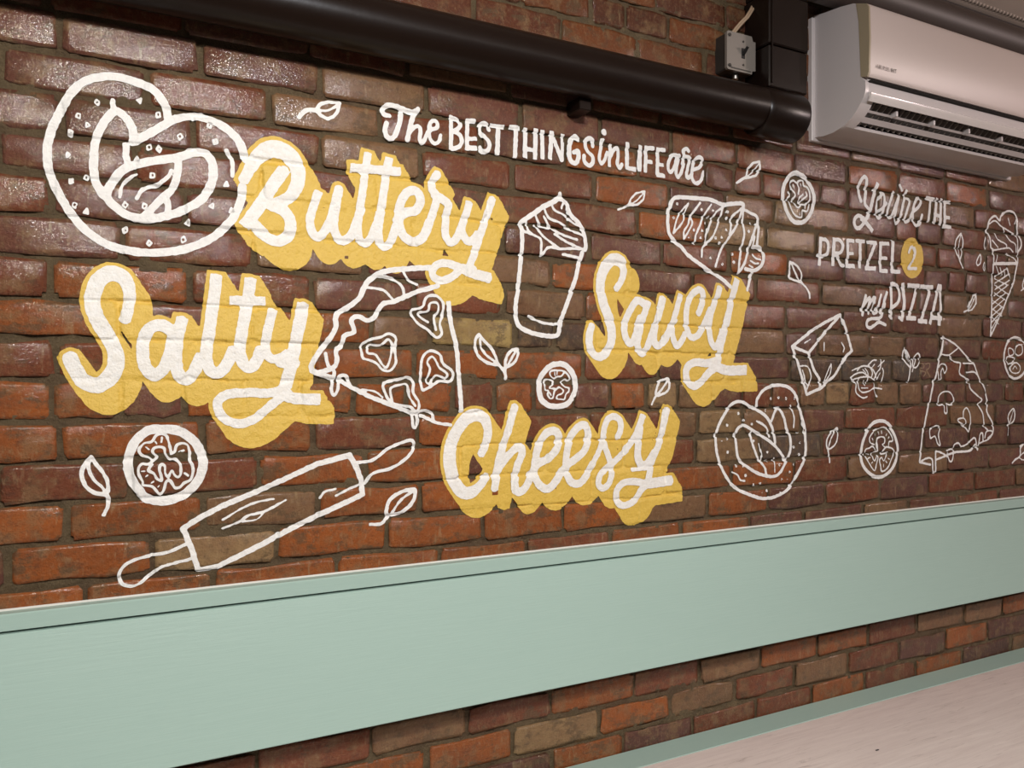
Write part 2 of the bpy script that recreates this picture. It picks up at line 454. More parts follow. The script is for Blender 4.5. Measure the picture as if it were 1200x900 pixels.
def film(name, strokes, mat, offset, parent=None, dilate=0.0, sweep=None):
    """strokes: list of (pts[(x, z, r)], butt) or ('fill', pts). returns one mesh object following the wall's relief."""
    segs = []; fills = []
    for s in strokes:
        if isinstance(s[0], str): fills.append(s[1]); continue
        P, butt = s
        for k in range(len(P) - 1):
            segs.append((P[k], P[k+1], butt and k == 0, butt and k == len(P) - 2))
    A = np.array([q[0] for q in segs] + [q[1] for q in segs] + [tuple(p) + (0,) for fl in fills for p in fl])
    m = A[:, 2].max() + dilate + 3 * G
    sw = sweep or (0, 0)
    xa, xb = A[:, 0].min() - m, A[:, 0].max() + m + max(0, sw[0]); za, zb = A[:, 1].min() - m + min(0, sw[1]), A[:, 1].max() + m
    i0, i1 = int((xa - HX0) / G) - 1, int((xb - HX0) / G) + 2; j0, j1 = int((za - HZ0) / G) - 1, int((zb - HZ0) / G) + 2
    xs = HX0 + np.arange(i0, i1) * G; zs = HZ0 + np.arange(j0, j1) * G
    D = np.full((len(zs), len(xs)), .01)
    steps = 9 if sweep else 1
    for st_ in range(steps):
        ox, oz = sw[0] * st_ / max(1, steps - 1), sw[1] * st_ / max(1, steps - 1)
        for p, q, ba, bb in segs:
            R = max(p[2], q[2]) + dilate + 2.5 * G
            a0 = max(0, int((min(p[0], q[0]) + ox - R - xs[0]) / G)); a1 = min(len(xs), int((max(p[0], q[0]) + ox + R - xs[0]) / G) + 2)
            c0 = max(0, int((min(p[1], q[1]) + oz - R - zs[0]) / G)); c1 = min(len(zs), int((max(p[1], q[1]) + oz + R - zs[0]) / G) + 2)
            X = xs[a0:a1][None, :] - p[0] - ox; Z = zs[c0:c1][:, None] - p[1] - oz
            dx, dz = q[0] - p[0], q[1] - p[1]; L2 = dx*dx + dz*dz + 1e-12; L = math.sqrt(L2)
            tt = (X * dx + Z * dz) / L2; t = np.clip(tt, 0, 1)
            d = np.hypot(X - t * dx, Z - t * dz) - (p[2] + (q[2] - p[2]) * t) - dilate
            if ba: d = np.maximum(d, -tt * L - dilate)
            if bb: d = np.maximum(d, (tt - 1) * L - dilate)
            D[c0:c1, a0:a1] = np.minimum(D[c0:c1, a0:a1], d)
        for fl in fills:
            X = xs[None, :] - ox; Z = zs[:, None] - oz; ins = np.zeros(D.shape, bool); dm = np.full(D.shape, 9.)
            for (x1, z1), (x2, z2) in zip(fl, fl[1:] + fl[:1]):
                with np.errstate(divide='ignore', invalid='ignore'):
                    cr = ((z1 > Z) != (z2 > Z)) & (X < (x2 - x1) * (Z - z1) / (z2 - z1 + 1e-15) + x1)
                ins ^= cr
                dx, dz = x2 - x1, z2 - z1; t = np.clip(((X - x1) * dx + (Z - z1) * dz) / (dx*dx + dz*dz + 1e-12), 0, 1)
                dm = np.minimum(dm, np.hypot(X - x1 - t * dx, Z - z1 - t * dz))
            D = np.minimum(D, np.where(ins, -dm, dm) - dilate)
    # slight brush wobble on the edge
    D = D + .0017 * (vnoise(xs[None, :] + 0 * zs[:, None], zs[:, None] + 0 * xs[None, :], .006) - .5)
    V = []; Fc = []; vid = {}
    def node(i, j):
        k = (i, j)
        if k not in vid:
            vid[k] = len(V); V.append((xs[i], film_h(i0 + i, j0 + j) - offset, zs[j]))
        return vid[k]
    def cut(i, j, a, b):
        k = (i, j, a, b)
        if k not in vid:
            d0, d1 = D[j, i], D[b, a]; t = min(.98, max(.02, d0 / (d0 - d1)))
            h = film_h(i0 + i, j0 + j) * (1 - t) + film_h(i0 + a, j0 + b) * t
            vid[k] = len(V); V.append((xs[i] + (xs[a] - xs[i]) * t, h - offset, zs[j] + (zs[b] - zs[j]) * t))
        return vid[k]
    inside = D < 0
    cnt = inside[:-1, :-1].astype(int) + inside[1:, :-1] + inside[:-1, 1:] + inside[1:, 1:]
    for j, i in np.argwhere(cnt > 0):
        c = [(i, j), (i+1, j), (i+1, j+1), (i, j+1)]
        if cnt[j, i] == 4: Fc.append(tuple(node(*p) for p in c)); continue
        poly = []
        for k in range(4):
            p, q = c[k], c[(k+1) % 4]; pi, qi = inside[p[1], p[0]], inside[q[1], q[0]]
            if pi: poly.append(node(*p))
            if pi != qi:
                e = (p + q) if p < q else (q + p)
                poly.append(cut(*e))
        if len(poly) >= 3: Fc.append(tuple(poly))
    if not Fc: return None
    o = mesh_obj(name, V, Fc, mat, None, True)
    if parent: keep(o, parent)
    return o

MURAL = r'''
# T name | category | group | label     F ox oy s     P part | colour | label     S w flags : coords   (w may be overridden with x,y,w triples when flag v)
T painted_word|lettering||white script word Buttery with yellow drop shadow painted on brick beside the big pretzel
X 13 21 4.2
F 270 150 .2
P letter|w
S 0 vb : 72 315 62 110 245 68 170 160 88 245 124 104 330 152 100 385 222 92 393 310 82 360 390 72 290 435 66 205 452 60
S 74 b : 318 238 245 340 175 450 78 580
S 68 : 240 455 310 485 348 550 340 628 275 664 200 632 130 560
P letter|w
S 50 b : 514 372 482 470 464 550 480 618 512 640 550 606 590 520 632 360
S 52 : 632 362 610 500 605 590 640 658 690 648 725 590 762 478
F 400 160 .22222
P letter|w
S 42 b : 137 88 124 180 108 300 88 440 90 530 118 564 150 542 180 470 200 400
S 46 bs : 45 165 312 188
P letter|w
S 44 b : 250 112 232 220 210 380 192 500 205 568 232 582 262 545 290 460
P letter|w
S 48 : 290 445 330 404 390 390 415 340 395 292 350 292 315 340 300 410 305 480 335 535 385 555 430 528 462 455
P letter|w
S 42 b : 508 195 480 235 474 280 500 315 490 370 466 450
S 46 : 490 310 545 342 560 362
S 42 : 562 360 547 450 547 520 575 560 610 528 640 450
P letter|w
S 42 b : 674 346 652 420 632 490 655 545 690 550 720 510
S 40 b : 797 322 770 400 730 520 696 620 672 684
S 40 : 690 700 630 690 540 668 488 690 480 732 520 760 580 742 630 700 665 695
S 52 b : 640 697 700 726 785 748
T painted_word|lettering||white script word Salty with yellow drop shadow painted on brick above the large tomato slice
X 14 20 4.4
F 60 300 .2
P letter|w
S 0 vb : 430 382 66 450 310 66 460 220 70 430 134 84 355 102 94 282 140 94 247 215 90 242 290 88 275 380 88 330 470 88 370 550 88 380 630 96 345 708 96 270 757 96 190 733 92 145 670 88 105 585 90
P letter|w
S 72 : 712 440 640 405 572 430 537 520 547 638 600 698 652 668 695 580 715 480
S 70 b : 768 360 740 480 730 600 745 690 785 724 830 690 885 575
F 220 310 .24457
P letter|w
S 56 b : 137 48 122 180 100 330 88 440 107 506 150 518 190 470 222 400
P letter|w
S 56 b : 300 66 285 180 262 300 248 400 262 468 295 494 330 462 352 400
S 45 bs : 198 172 372 176
P letter|w
S 44 b : 408 213 385 300 370 400 390 446 430 452 480 425
S 60 b : 553 186 530 300 505 430 485 520 468 585
S 70 : 450 460 500 470
S 44 : 470 590 400 615 280 614 190 622 142 660 165 728 240 762 320 738 380 690 440 640 480 620
S 54 b : 440 618 520 642 634 646
T painted_word|lettering||white script word Saucy with yellow drop shadow painted right of the drink cup
X 11 17 2.8
F 675 285 .1834
P letter|w
S 0 vb : 248 300 44 285 240 42 300 172 50 280 118 70 230 106 74 185 150 70 157 220 66 152 300 62 175 400 62 210 490 64 225 570 60 215 650 56 170 718 52 120 718 50 84 665 50 80 590 50 98 520 46
P letter|w
S 46 : 425 385 385 366 345 420 307 510 310 590 340 640 372 600 402 480
S 44 b : 458 372 425 470 400 580 388 650 412 704 445 675 480 580 518 478
P letter|w
S 46 b : 552 342 530 430 500 540 492 620 520 656 560 620 590 560 627 478
F 770 315 .17778
S 40 b : 152 168 125 260 97 360 95 440 120 508 150 482 182 420
P letter|w
S 42 : 270 290 295 220 290 152 255 142 210 200 187 290 192 400 220 452 270 430 320 330 345 270
P letter|w
S 42 b : 406 118 385 200 350 300 337 400 350 478 375 518 400 480 425 400
S 46 b : 520 68 490 180 462 320 430 440 407 540 402 592
S 48 : 400 600 330 622 240 617 190 660 195 738 240 772 290 740 340 680 400 640
S 60 b : 370 635 450 668 587 668
T painted_word|lettering||white script word Cheesy with yellow drop shadow painted right above the green backrest
X 11 18 3.2
F 505 460 .17778
P letter|w
S 0 vb : 320 415 52 360 330 56 372 240 60 345 168 72 285 148 84 220 180 80 157 270 80 122 370 86 120 480 88 147 580 86 200 652 80 260 658 76 320 610 60 370 540 50
P letter|w
S 52 b : 552 82 530 160 500 270 450 420 425 560 413 642
S 50 : 415 560 470 460 540 380 586 358 598 402 567 480 548 580 556 646 590 650 630 600 652 540
P letter|w
S 52 : 652 558 700 470 760 440 820 370 838 290 808 252 750 272 702 360 682 470 684 560 720 618 770 630 820 580 852 518
F 640 460 .17778
P letter|w
S 50 : 85 540 130 480 200 428 252 370 272 280 252 218 210 224 152 300 127 420 127 520 160 588 210 598 258 550 300 470
P letter|w
S 42 : 465 292 485 240 480 182 440 158 397 182 372 260 376 340 406 420 425 500 413 588 375 628 342 608 347 550 390 500 450 450 520 380
S 38 : 300 470 340 390 368 300
P letter|w
S 44 b : 500 397 560 318 600 240 636 145
S 50 : 612 230 600 330 597 420 620 474 660 466 702 400
S 46 b : 793 100 770 200 745 310 707 410 682 480 668 560 665 600
S 22 s : 562 508 655 500
S 44 : 655 598 560 585 490 602 457 660 472 728 520 742 580 708 620 640 660 605
S 62 b : 640 602 730 590 824 576
T painted_phrase|lettering||small white hand lettering The BEST THINGS in LIFE are below the dark pipe
F 440 110 .1
P letter|w
S 56 : 160 258 100 240 82 185 130 142 220 145 320 182 420 218 480 200
S 60 : 297 225 275 350 240 460 190 525 130 500 108 420 130 345
P letter|w
S 58 : 492 188 440 260 400 400 368 540
S 48 : 385 480 440 400 505 385 522 450 512 540 538 582 580 515 610 450
P letter|w
S 44 : 600 480 650 425 710 400 722 355 690 315 640 340 622 420 630 520 680 585 735 565 755 490
P letter|w
S 50 b : 882 250 878 662
S 48 : 885 278 950 310 990 370 950 425 900 440 980 482 1005 560 970 625 890 650
P letter|w
S 48 b : 1072 290 1062 668
S 50 bs : 1060 318 1172 325
S 46 bs : 1070 528 1180 532
S 54 bs : 1055 635 1182 642
F 550 130 .11667
P letter|w
S 42 : 185 195 170 142 130 127 100 170 120 240 180 300 195 360 165 410 120 405 110 365
P letter|w
S 42 bs : 208 148 350 165
S 50 bs : 284 155 272 448
P letter|w
S 42 bs : 396 162 508 175
S 48 bs : 462 170 450 478
P letter|w
S 46 bs : 556 172 550 478
S 48 bs : 660 182 652 495
S 38 bs : 560 385 655 400
P letter|w
S 46 bs : 728 194 728 488
P letter|w
S 46 bs : 822 205 803 492
S 44 s : 820 232 922 492
S 38 bs : 932 235 928 500
P letter|w
S 46 : 1085 290 1050 262 1007 310 992 420 1010 508 1058 528 1082 482 1084 412 1040 420
F 680 140 .125
P letter|w
S 36 : 110 255 110 192 80 178 42 212 52 290 105 350 108 410 75 438 32 402 26 345
P letter|w
S 34 b : 206 180 182 290 170 370 190 418 225 370 250 300
S 46 : 215 114 217 132
P letter|w
S 34 b : 277 234 265 350 262 450
S 34 : 262 380 300 300 343 270 345 350 340 420 360 458 382 425
P letter|w
S 40 b : 435 215 430 470
S 38 bs : 415 452 517 472
P letter|w
S 40 bs : 556 245 550 488
P letter|w
S 38 bs : 608 248 602 502
S 36 bs : 600 268 687 276
S 34 bs : 605 396 670 404
P letter|w
S 38 bs : 722 264 714 530
S 36 bs : 715 283 792 292
S 34 bs : 715 425 776 430
S 36 bs : 705 520 787 532
P letter|w
S 32 : 905 345 860 337 822 400 818 470 840 498 872 450 902 355
S 32 : 922 340 897 440 892 510 910 543 940 500 962 420
P letter|w
S 32 : 1005 300 985 276 955 302 965 350 950 420
S 32 : 965 350 1018 365 1003 440 987 518 1005 556 1040 510
P letter|w
S 32 : 1040 480 1108 450 1138 392 1110 357 1062 392 1042 480 1042 558 1075 602 1122 575 1150 497
T painted_phrase|lettering||small pinkish white hand lettering You're THE painted under the air conditioner
F 990 195 .10833
P letter|w
S 37 : 160 378 137 280 160 165 203 115 228 152 215 280 202 400 235 455
S 44 b : 350 180 302 320 268 450 235 560
S 38 : 195 560 140 535 98 582 108 655 150 668 200 612 238 550
S 44 b : 165 560 230 618 296 705
P letter|w
S 31 : 395 300 345 370 327 480 345 560 390 520 418 400 412 312 380 290
S 29 : 340 500 400 450 440 400
P letter|w
S 29 b : 520 272 472 400 447 500 457 558 492 540 530 440 577 315
S 29 : 577 315 547 450 527 560 541 618 573 590 600 520
P apostrophe|w
S 26 : 595 205 615 262
P letter|w
S 31 b : 666 250 640 330 612 450 590 540
S 29 : 640 330 690 380 667 470 640 560 647 605 690 580 720 500
P letter|w
S 31 : 725 492 780 450 812 392 800 348 762 362 732 450 727 560 757 638 800 618 828 530
P letter|w
S 38 bs : 870 342 966 362
S 31 bs : 925 350 898 604
P letter|w
S 34 bs : 990 342 960 625
S 34 bs : 1037 352 1022 640
S 34 bs : 965 525 1035 545
P letter|w
S 34 bs : 1075 365 1068 672
S 34 bs : 1065 385 1136 395
S 32 bs : 1065 552 1128 560
S 38 bs : 1055 648 1138 658
T painted_phrase|lettering||small white hand lettering PRETZEL 2 with a yellow disc behind the digit
F 950 270 .13889
P letter|w
S 30 bs : 80 55 64 300
S 28 : 82 75 125 82 143 130 130 198 85 222
P letter|w
S 32 bs : 192 62 178 302
S 28 : 195 80 240 86 263 130 245 185 195 200 222 225 245 290 275 298
P letter|w
S 28 bs : 305 72 300 315
S 28 bs : 298 86 362 92
S 24 bs : 300 195 352 198
S 32 bs : 290 300 366 302
P letter|w
S 28 bs : 372 88 452 96
S 30 bs : 412 92 408 322
P letter|w
S 28 bs : 470 102 550 106
S 28 s : 535 112 468 312
S 32 bs : 450 320 544 324
P letter|w
S 28 bs : 580 98 580 350
S 28 bs : 570 110 652 114
S 24 bs : 575 235 638 236
S 30 bs : 570 340 642 344
P letter|w
S 32 bs : 686 82 680 355
S 30 bs : 665 345 752 350
P disc|y|yellow painted disc
S 0 f : 850 60 893 80 928 130 944 200 944 270 925 345 893 388 850 404 808 382 775 330 757 260 757 190 775 120 808 76
P digit|w2
S 22 : 817 188 832 148 862 142 875 190 850 260 820 312
S 22 bs : 808 322 888 324
T painted_phrase|lettering||small white hand lettering my PIZZA painted above the pizza slice with mushrooms
F 950 270 .13889
P letter|w
S 24 b : 462 540 440 630 424 725
S 22 : 440 640 480 578 496 572 482 650 476 700
S 22 : 485 640 520 572 537 570 522 650 516 700 545 692 560 640
P letter|w
S 22 : 587 545 562 650 575 698 600 680 620 620
S 25 b : 642 512 607 620 587 720 570 742
S 25 b : 572 745 510 745 467 765 467 812 500 820 560 778 600 788 626 800
P letter|w
S 28 b : 672 438 675 560 668 752
S 26 : 677 448 728 472 745 540 730 608 680 652
S 22 bs : 643 718 684 748
P letter|w
S 32 b : 772 442 786 600 775 690 762 766
S 24 bs : 735 730 775 758
P letter|w
S 32 bs : 812 465 914 472
S 28 s : 895 482 826 720
S 32 bs : 800 740 886 744
P letter|w
S 32 bs : 918 475 1028 482
S 28 s : 1005 492 932 742
S 32 bs : 900 765 978 770
P letter|w
S 28 b : 1080 455 1045 600 1002 792
S 30 b : 1088 455 1092 640 1080 804
S 30 bs : 1005 735 1105 742
T painted_pretzel|drawing||large white outline pretzel with salt grains painted at the upper left
F 40 70 .26667
P outline|w
S 37 : 590 268 578 210 530 142 470 107 390 82 320 74 230 92 170 140 120 220 75 310 58 400 70 500 120 610 180 700 250 770 340 820 450 845 560 848 680 828 790 778 870 700 908 620 915 560
S 37 : 930 440 895 355 830 295 760 262 690 250 620 262 550 302 480 342 435 362
S 36 : 440 355 425 290 380 238 345 235 300 290 272 350 262 430 266 520 298 590 320 600
S 28 b : 403 365 404 420 412 470
S 22 : 345 180 348 225
S 38 c : 320 600 350 530 400 480 480 455 570 440 640 428 700 408 758 418 785 470 780 540 740 610 680 650 600 682 500 700 420 688 360 650
S 32 : 632 430 630 500 605 570 560 612 485 688
S 26 : 575 600 590 640 586 680
S 14 : 375 605 390 550 430 515 450 505
S 18 : 450 610 480 570 540 550 585 520 602 490
S 18 : 845 400 870 450 870 512
G salt_grain|w 14 17 : 277 190 462 182 195 250 235 290 545 245 160 325 505 388 548 395 150 418 165 535 230 520 178 640 230 670 400 640 485 645 400 750 505 808 655 792 675 718 780 645 866 665 845 550 795 362 770 290 640 340 520 510 452 440
T painted_leaf|drawing||small white outline leaf painted left of the words The BEST
F 340 105 .05833
S 85 : 170 560 260 460 350 412 510 425
S 70 s : 510 425 600 290 780 255 990 270 955 430 860 555 740 590 620 530 510 430
S 52 : 520 430 720 430 850 380 960 290
T painted_leaf|drawing||white outline leaf with a stem painted left of the large tomato slice
F 85 520 .1
S 48 : 215 160 125 270 110 390 160 500 250 570 370 590
S 42 : 220 150 270 230 360 340 410 440 415 560
S 38 : 200 190 190 300 260 430 340 500 390 570
S 46 b : 395 580 420 640 410 740 360 845
S 0 fs : 217 120 268 195 150 195
T painted_leaf|drawing||white outline leaf painted below the right handle of the rolling pin
F 425 565 .06113
S 70 c : 460 620 455 480 530 320 700 200 860 150 1000 150 975 320 880 460 740 570 600 620
S 50 : 530 620 640 450 780 290 960 170
S 64 b : 500 650 410 740 300 800 105 805
T painted_leaf|drawing||small white outline leaf painted between the words Cheesy and Saucy
F 755 435 .05
S 54 c : 270 570 270 400 340 250 470 190 560 190 570 380 480 500
S 48 : 280 560 430 370 530 230
S 50 : 270 570 210 660 160 780
T painted_leaf|drawing||white outline leaf painted just below left of the word PRETZEL
F 915 295 .06667
S 34 : 150 170 135 260 150 380 135 450 200 490 340 540
S 34 : 160 180 270 250 350 380 360 540
S 34 : 175 220 270 420 340 540
S 34 : 360 550 440 640 490 730 500 810
T painted_leaf|drawing||small upright white leaf painted right of the small pretzel
F 955 495 .05556
S 30 c : 265 560 230 400 280 270 360 180 450 120 455 330 400 480
S 26 : 275 520 320 350 400 190 440 150
S 32 : 265 590 285 680 290 840
T painted_leaf|drawing||tiny white leaf on a straight stem right of the mushroom pizza slice
F 1165 465 .1054
S 15 c : 160 300 140 230 160 170 200 130 215 180 205 260
S 10 : 160 290 175 230 200 150
S 15 : 155 300 150 425
T painted_leaf|drawing||white leaf cut by the right edge of the photo above the backrest
F 1165 465 .1054
S 18 : 340 515 290 570 285 640 270 670 225 700 195 735
S 12 : 345 600 300 640 275 665
S 12 : 275 680 310 700 345 685 375 620 385 560 340 515
T painted_leaf|drawing||small white leaf painted between the drink cup and the seeded bread
F 715 180 .15
S 16 : 55 440 100 425 140 400
S 15 s : 140 400 160 350 200 310 265 298 255 360 210 400 140 405
S 10 : 145 400 200 370 260 305
T painted_leaf|drawing||small white leaf painted right of the word are under the pipe end
F 715 180 .15
S 20 : 985 230 1020 205 1055 185
S 17 s : 1055 185 1070 120 1110 75 1160 65 1165 120 1130 175 1055 195
S 10 : 1060 185 1110 140 1160 75
T painted_sprig|drawing||white sprig of two leaves painted between the large pizza slice and tomato
F 545 380 .07778
S 46 : 608 820 590 720 500 600 470 540
S 46 : 205 150 150 230 145 350 190 470 290 560 400 600 500 610
S 46 : 205 150 280 250 390 360 440 460 480 560
S 38 : 215 230 235 340 300 450 400 530 470 570
S 42 : 600 760 600 640
S 44 c : 610 640 610 510 680 410 790 375 775 500 720 590
S 34 : 630 630 700 500 760 400
T painted_leaf|drawing||narrow white leaf painted left of the ice cream cone
F 1110 235 .1833
S 9 : 80 210 50 260 50 320 70 370 80 400 97 432
S 9 : 80 210 95 260 88 340 75 380
S 6 : 80 220 68 300 72 370
T painted_leaf|drawing||small slanted white leaf painted between the word PIZZA and the cone tip
F 1110 235 .1833
S 9 s : 102 712 130 700 140 660 160 610 180 600 178 660 150 700 130 705
S 6 : 135 700 175 610
T painted_drop|drawing|droplets beside the cone|topmost white droplet painted beside the ice cream
F 1110 235 .1833
S 7 c : 238 235 228 290 238 310 243 285
T painted_drop|drawing|droplets beside the cone|left white droplet of the three beside the ice cream cone
F 1110 235 .1833
S 8 c : 208 345 185 390 192 415 210 395
T painted_drop|drawing|droplets beside the cone|lowest white droplet of the three beside the ice cream cone
F 1110 235 .1833
S 7 c : 235 395 225 430 235 450 243 430
T painted_sprig|drawing||tiny white sprig of two leaves left of the mushroom pizza slice
F 1050 385 .19455
S 9 : 45 115 35 160 50 200 80 235
S 9 : 50 120 72 170 85 230
S 6 : 55 140 70 200
S 9 c : 125 150 100 180 95 230 120 230 140 180
S 7 : 90 260 115 180
S 9 : 65 325 75 270 80 230
T painted_flower|drawing||faint tan painted-over flower beside the tiny sprig
F 1050 385 .19455
Y t
S 6 : 140 210 165 215 160 240 140 235 150 260 135 290
S 6 : 175 215 200 210 195 240 180 250 200 290
S 6 : 150 255 175 265 160 290
T painted_leaf|drawing||sliver of a white leaf at the right photo edge beside the cone
F 1165 310 .16667
S 9 : 225 80 205 110 195 150 205 170 228 150
S 8 : 185 185 210 165
T painted_cone|drawing||white outline ice cream cone with scoops painted at the right edge
F 1110 235 .1833
P scoop|w
S 12 : 250 205 265 130 300 100 330 128 340 100 380 70 420 75 445 120 445 200 468 260 465 300 445 330
S 10 : 250 200 270 240 275 300 290 320 290 400
S 8 : 265 150 300 130 340 165 380 190 440 235 445 320 445 400
S 8 : 350 175 390 250 430 280 435 330
S 8 : 300 210 320 250 370 280 375 300
S 8 : 285 255 320 300
S 8 : 285 320 340 310 390 305 415 330
S 7 : 385 115 398 160
S 7 : 445 115 425 150
S 8 : 375 340 420 370 440 400
S 7 : 315 350 305 395
P wafer_cone|w
S 16 bs : 288 405 445 402
S 11 : 287 410 280 620 268 860
S 11 : 440 405 420 520 375 630 320 760 268 865
S 7 : 300 490 380 430
S 7 : 300 530 395 470
S 7 : 300 570 395 510
S 7 : 295 610 385 540
S 7 : 285 660 370 590
S 7 : 280 700 360 630
S 7 : 275 740 345 680
S 7 : 275 780 330 720
S 7 : 275 820 310 760
S 6 : 305 420 325 475
S 6 : 300 500 380 540
S 6 : 300 540 385 600
S 6 : 295 590 370 640
S 6 : 285 640 355 690
S 6 : 275 690 340 740
S 6 : 275 740 320 790
S 6 : 330 430 345 480
S 6 : 355 440 365 490
S 6 : 380 430 400 500
T painted_tomato|drawing|painted tomato slices|small white tomato slice at the right edge of the photo under the cone
F 1165 310 .16667
P ring|w
S 15 c : 205 545 170 520 130 515 90 545 68 610 68 690 90 760 130 800 175 790 205 755 226 690 226 610
P pulp|w
S 8 c : 95 590 100 640 130 630 125 600
S 8 c : 160 570 190 570 195 620 165 640 140 610
S 8 c : 85 650 90 700 120 690 140 660
S 8 c : 110 720 120 760 165 760 175 720 145 690
S 6 : 125 735 140 715 155 735
T painted_tomato|drawing|painted tomato slices|large white tomato slice painted under the word Salty
F 130 490 .12222
P ring|w
S 88 c : 510 105 620 115 730 165 820 250 865 340 880 430 860 540 790 650 700 730 580 780 450 790 330 760 270 690 210 610 170 500 165 400 200 280 260 190 350 120 430 105
P pulp|w
S 26 : 575 345 560 250 530 170 480 145 430 170 390 225 320 240 270 300 290 350 360 375 400 410
S 26 : 400 410 350 440 300 435 265 470 265 530 300 600 310 640 390 650 430 690 465 725 505 690 525 610 560 595 590 630 610 665 660 660 700 620 760 590 785 520 780 450 755 410 755 370 750 300 730 255 680 240 630 260 610 320 575 345
S 26 : 400 410 440 370 400 330 410 290 460 275 510 290 520 340 560 390 620 395 665 450 665 530 640 565 600 530 580 500 550 555 520 530 515 460 490 440 460 470 480 550 485 600 440 580 410 530 360 500 370 470 400 440
P seed|w
S 18 : 490 185 482 230
P seed|w
S 18 : 425 225 440 245
P seed|w
S 18 : 335 275 365 300
P seed|w
S 18 : 645 320 700 308
P seed|w
S 18 : 705 525 740 550
P seed|w
S 16 : 290 510 320 505
P seed|w
S 16 : 325 565 350 545
P seed|w
S 16 : 385 620 410 605
P seed|w
S 16 : 450 655 470 635
T painted_tomato|drawing|painted tomato slices|small white tomato slice painted between the drink cup and word Cheesy
F 620 415 .07778
P ring|w
S 82 c : 490 150 560 180 640 270 685 370 690 480 665 600 610 700 520 770 400 790 290 770 190 700 150 600 145 500 160 370 220 270 310 180 400 150
P pulp|w
S 26 : 375 370 320 330 310 270 360 245 440 245 520 260 580 310 610 380 570 400 540 380 500 400 480 440 520 490 580 510 585 560 545 600 520 680 480 680 410 670 420 620 490 590 500 540 440 500 400 530 370 560 350 650 310 670 270 610 280 550 230 530 235 390 350 400 350 450 300 510 400 520
S 24 : 375 370 420 340 480 330 520 280
S 16 : 380 270 380 320
S 16 : 415 265 415 310
S 16 : 300 580 320 620
T painted_tomato|drawing|painted tomato slices|white tomato slice painted just below the air conditioner's left end
F 905 190 .08889
P ring|w
S 52 c : 330 150 410 200 480 300 530 420 535 550 500 680 430 770 350 800 260 780 190 680 145 560 130 430 150 300 210 200 270 150
P pulp|w
S 22 : 310 280 270 245 230 270 240 350 290 430 260 490 270 550 320 605 370 560 430 560 480 500 480 410 450 340 400 310 390 250 340 250 320 290 340 350 330 420
S 22 : 200 400 230 440 190 480 210 560 240 640 290 710 370 730 380 640 450 650 480 560
S 20 : 430 400 440 450 380 500 340 560 340 480 390 430
S 14 : 345 640 345 700
S 14 : 430 570 425 610
S 14 : 265 300 275 340
S 14 : 360 290 365 320
T painted_tomato|drawing|painted tomato slices|white tomato slice painted between the small pretzel and mushroom pizza slice
F 1000 480 .1
P ring|w
S 36 c : 300 130 380 155 450 240 495 360 510 480 490 600 430 710 340 780 250 785 160 730 100 640 80 540 95 400 140 270 210 165
P pulp|w
S 15 : 240 410 190 390 175 330 220 260 290 220 340 205 400 240 450 330 445 370 410 375 400 430
S 15 c : 400 440 370 440 330 490 325 520 370 510 390 500 350 600 325 560 300 590 310 660 320 720 360 710 400 670 430 600 465 510 450 460
S 15 : 275 490 270 350 310 320 355 330 355 390 330 410 360 440
S 15 : 250 470 210 430 175 450 130 470 130 540 160 600 200 670 240 715 260 640 280 570 270 540 240 600 215 550 225 500 275 490
S 11 : 205 335 215 355
S 11 : 240 280 248 300
S 11 : 285 260 290 290
S 11 : 325 250 325 280
S 11 : 385 280 375 305
S 11 : 410 320 398 340
S 11 : 165 520 190 525
S 11 : 165 570 190 560
S 11 : 205 625 220 610
S 11 : 345 640 345 670
S 11 : 370 600 385 620
S 11 : 400 570 415 580
T painted_cup|drawing||white outline drink cup with swirled cream painted left of the word Saucy
F 595 220 .20576
P cup|w
S 25 : 77 250 75 350 65 450 55 580 43 650 43 730 62 790 120 822 200 842 275 842 288 800 300 750 340 640 380 530 400 440 420 370
S 15 : 310 380 400 400
S 15 : 115 732 180 765 240 778 290 775
P whipped_cream|w
S 27 : 75 240 70 200 120 165 190 115 250 85 295 62 330 85
S 22 : 293 35 295 70
S 25 : 330 90 350 150 400 205 430 260 440 330 435 355
S 14 : 75 245 150 275 185 300 183 385 200 370 230 340 290 350 360 348 435 352
S 13 : 100 190 110 240 140 270
S 13 : 155 165 180 215 230 235
S 13 : 150 215 200 280 285 345
S 14 : 205 125 230 175 290 200 350 240 430 275
S 13 : 200 165 240 230 310 270 390 297
S 13 : 245 95 260 130 310 155 370 205 405 220
S 13 : 260 265 330 310 420 350
S 12 : 300 120 310 90 330 85
T painted_bread|drawing||white outline seeded bread drawing painted above the word Saucy
F 770 220 .14444
P outline|w
S 30 : 590 805 500 730 370 640 250 550 190 480 130 430 90 370 80 280 90 190 120 100 170 80 260 85 350 90 440 105 520 140 600 132 690 132 692 170
S 22 : 690 175 760 210 808 240 815 330 803 470
S 19 : 690 170 690 300 700 380 680 480 665 560 655 690
S 22 : 800 300 760 420 730 520 700 620 655 690
S 16 : 785 400 770 470
S 18 : 680 170 600 240 590 330 580 380
S 19 : 680 180 660 260 620 340 560 430 510 520 470 640
S 17 : 525 160 470 200 430 270 400 370 385 440 400 460
S 17 : 525 160 490 280 450 390 395 455 365 490 358 560
S 16 : 430 140 375 220 340 310 305 390 297 455
S 16 : 340 125 290 190 260 240 245 300 210 360 210 415
S 14 : 270 250 277 300 215 410
S 14 : 245 130 190 190 150 270 125 370
S 14 : 245 130 215 200 210 260 180 310 125 370
P dip_bowl|w
S 28 : 770 480 830 490 855 560 840 630 780 672 710 660
S 13 : 765 545 795 575 830 585
S 13 : 750 595 785 615 815 615
S 13 : 740 630 770 648
S 24 : 765 690 745 740 722 830
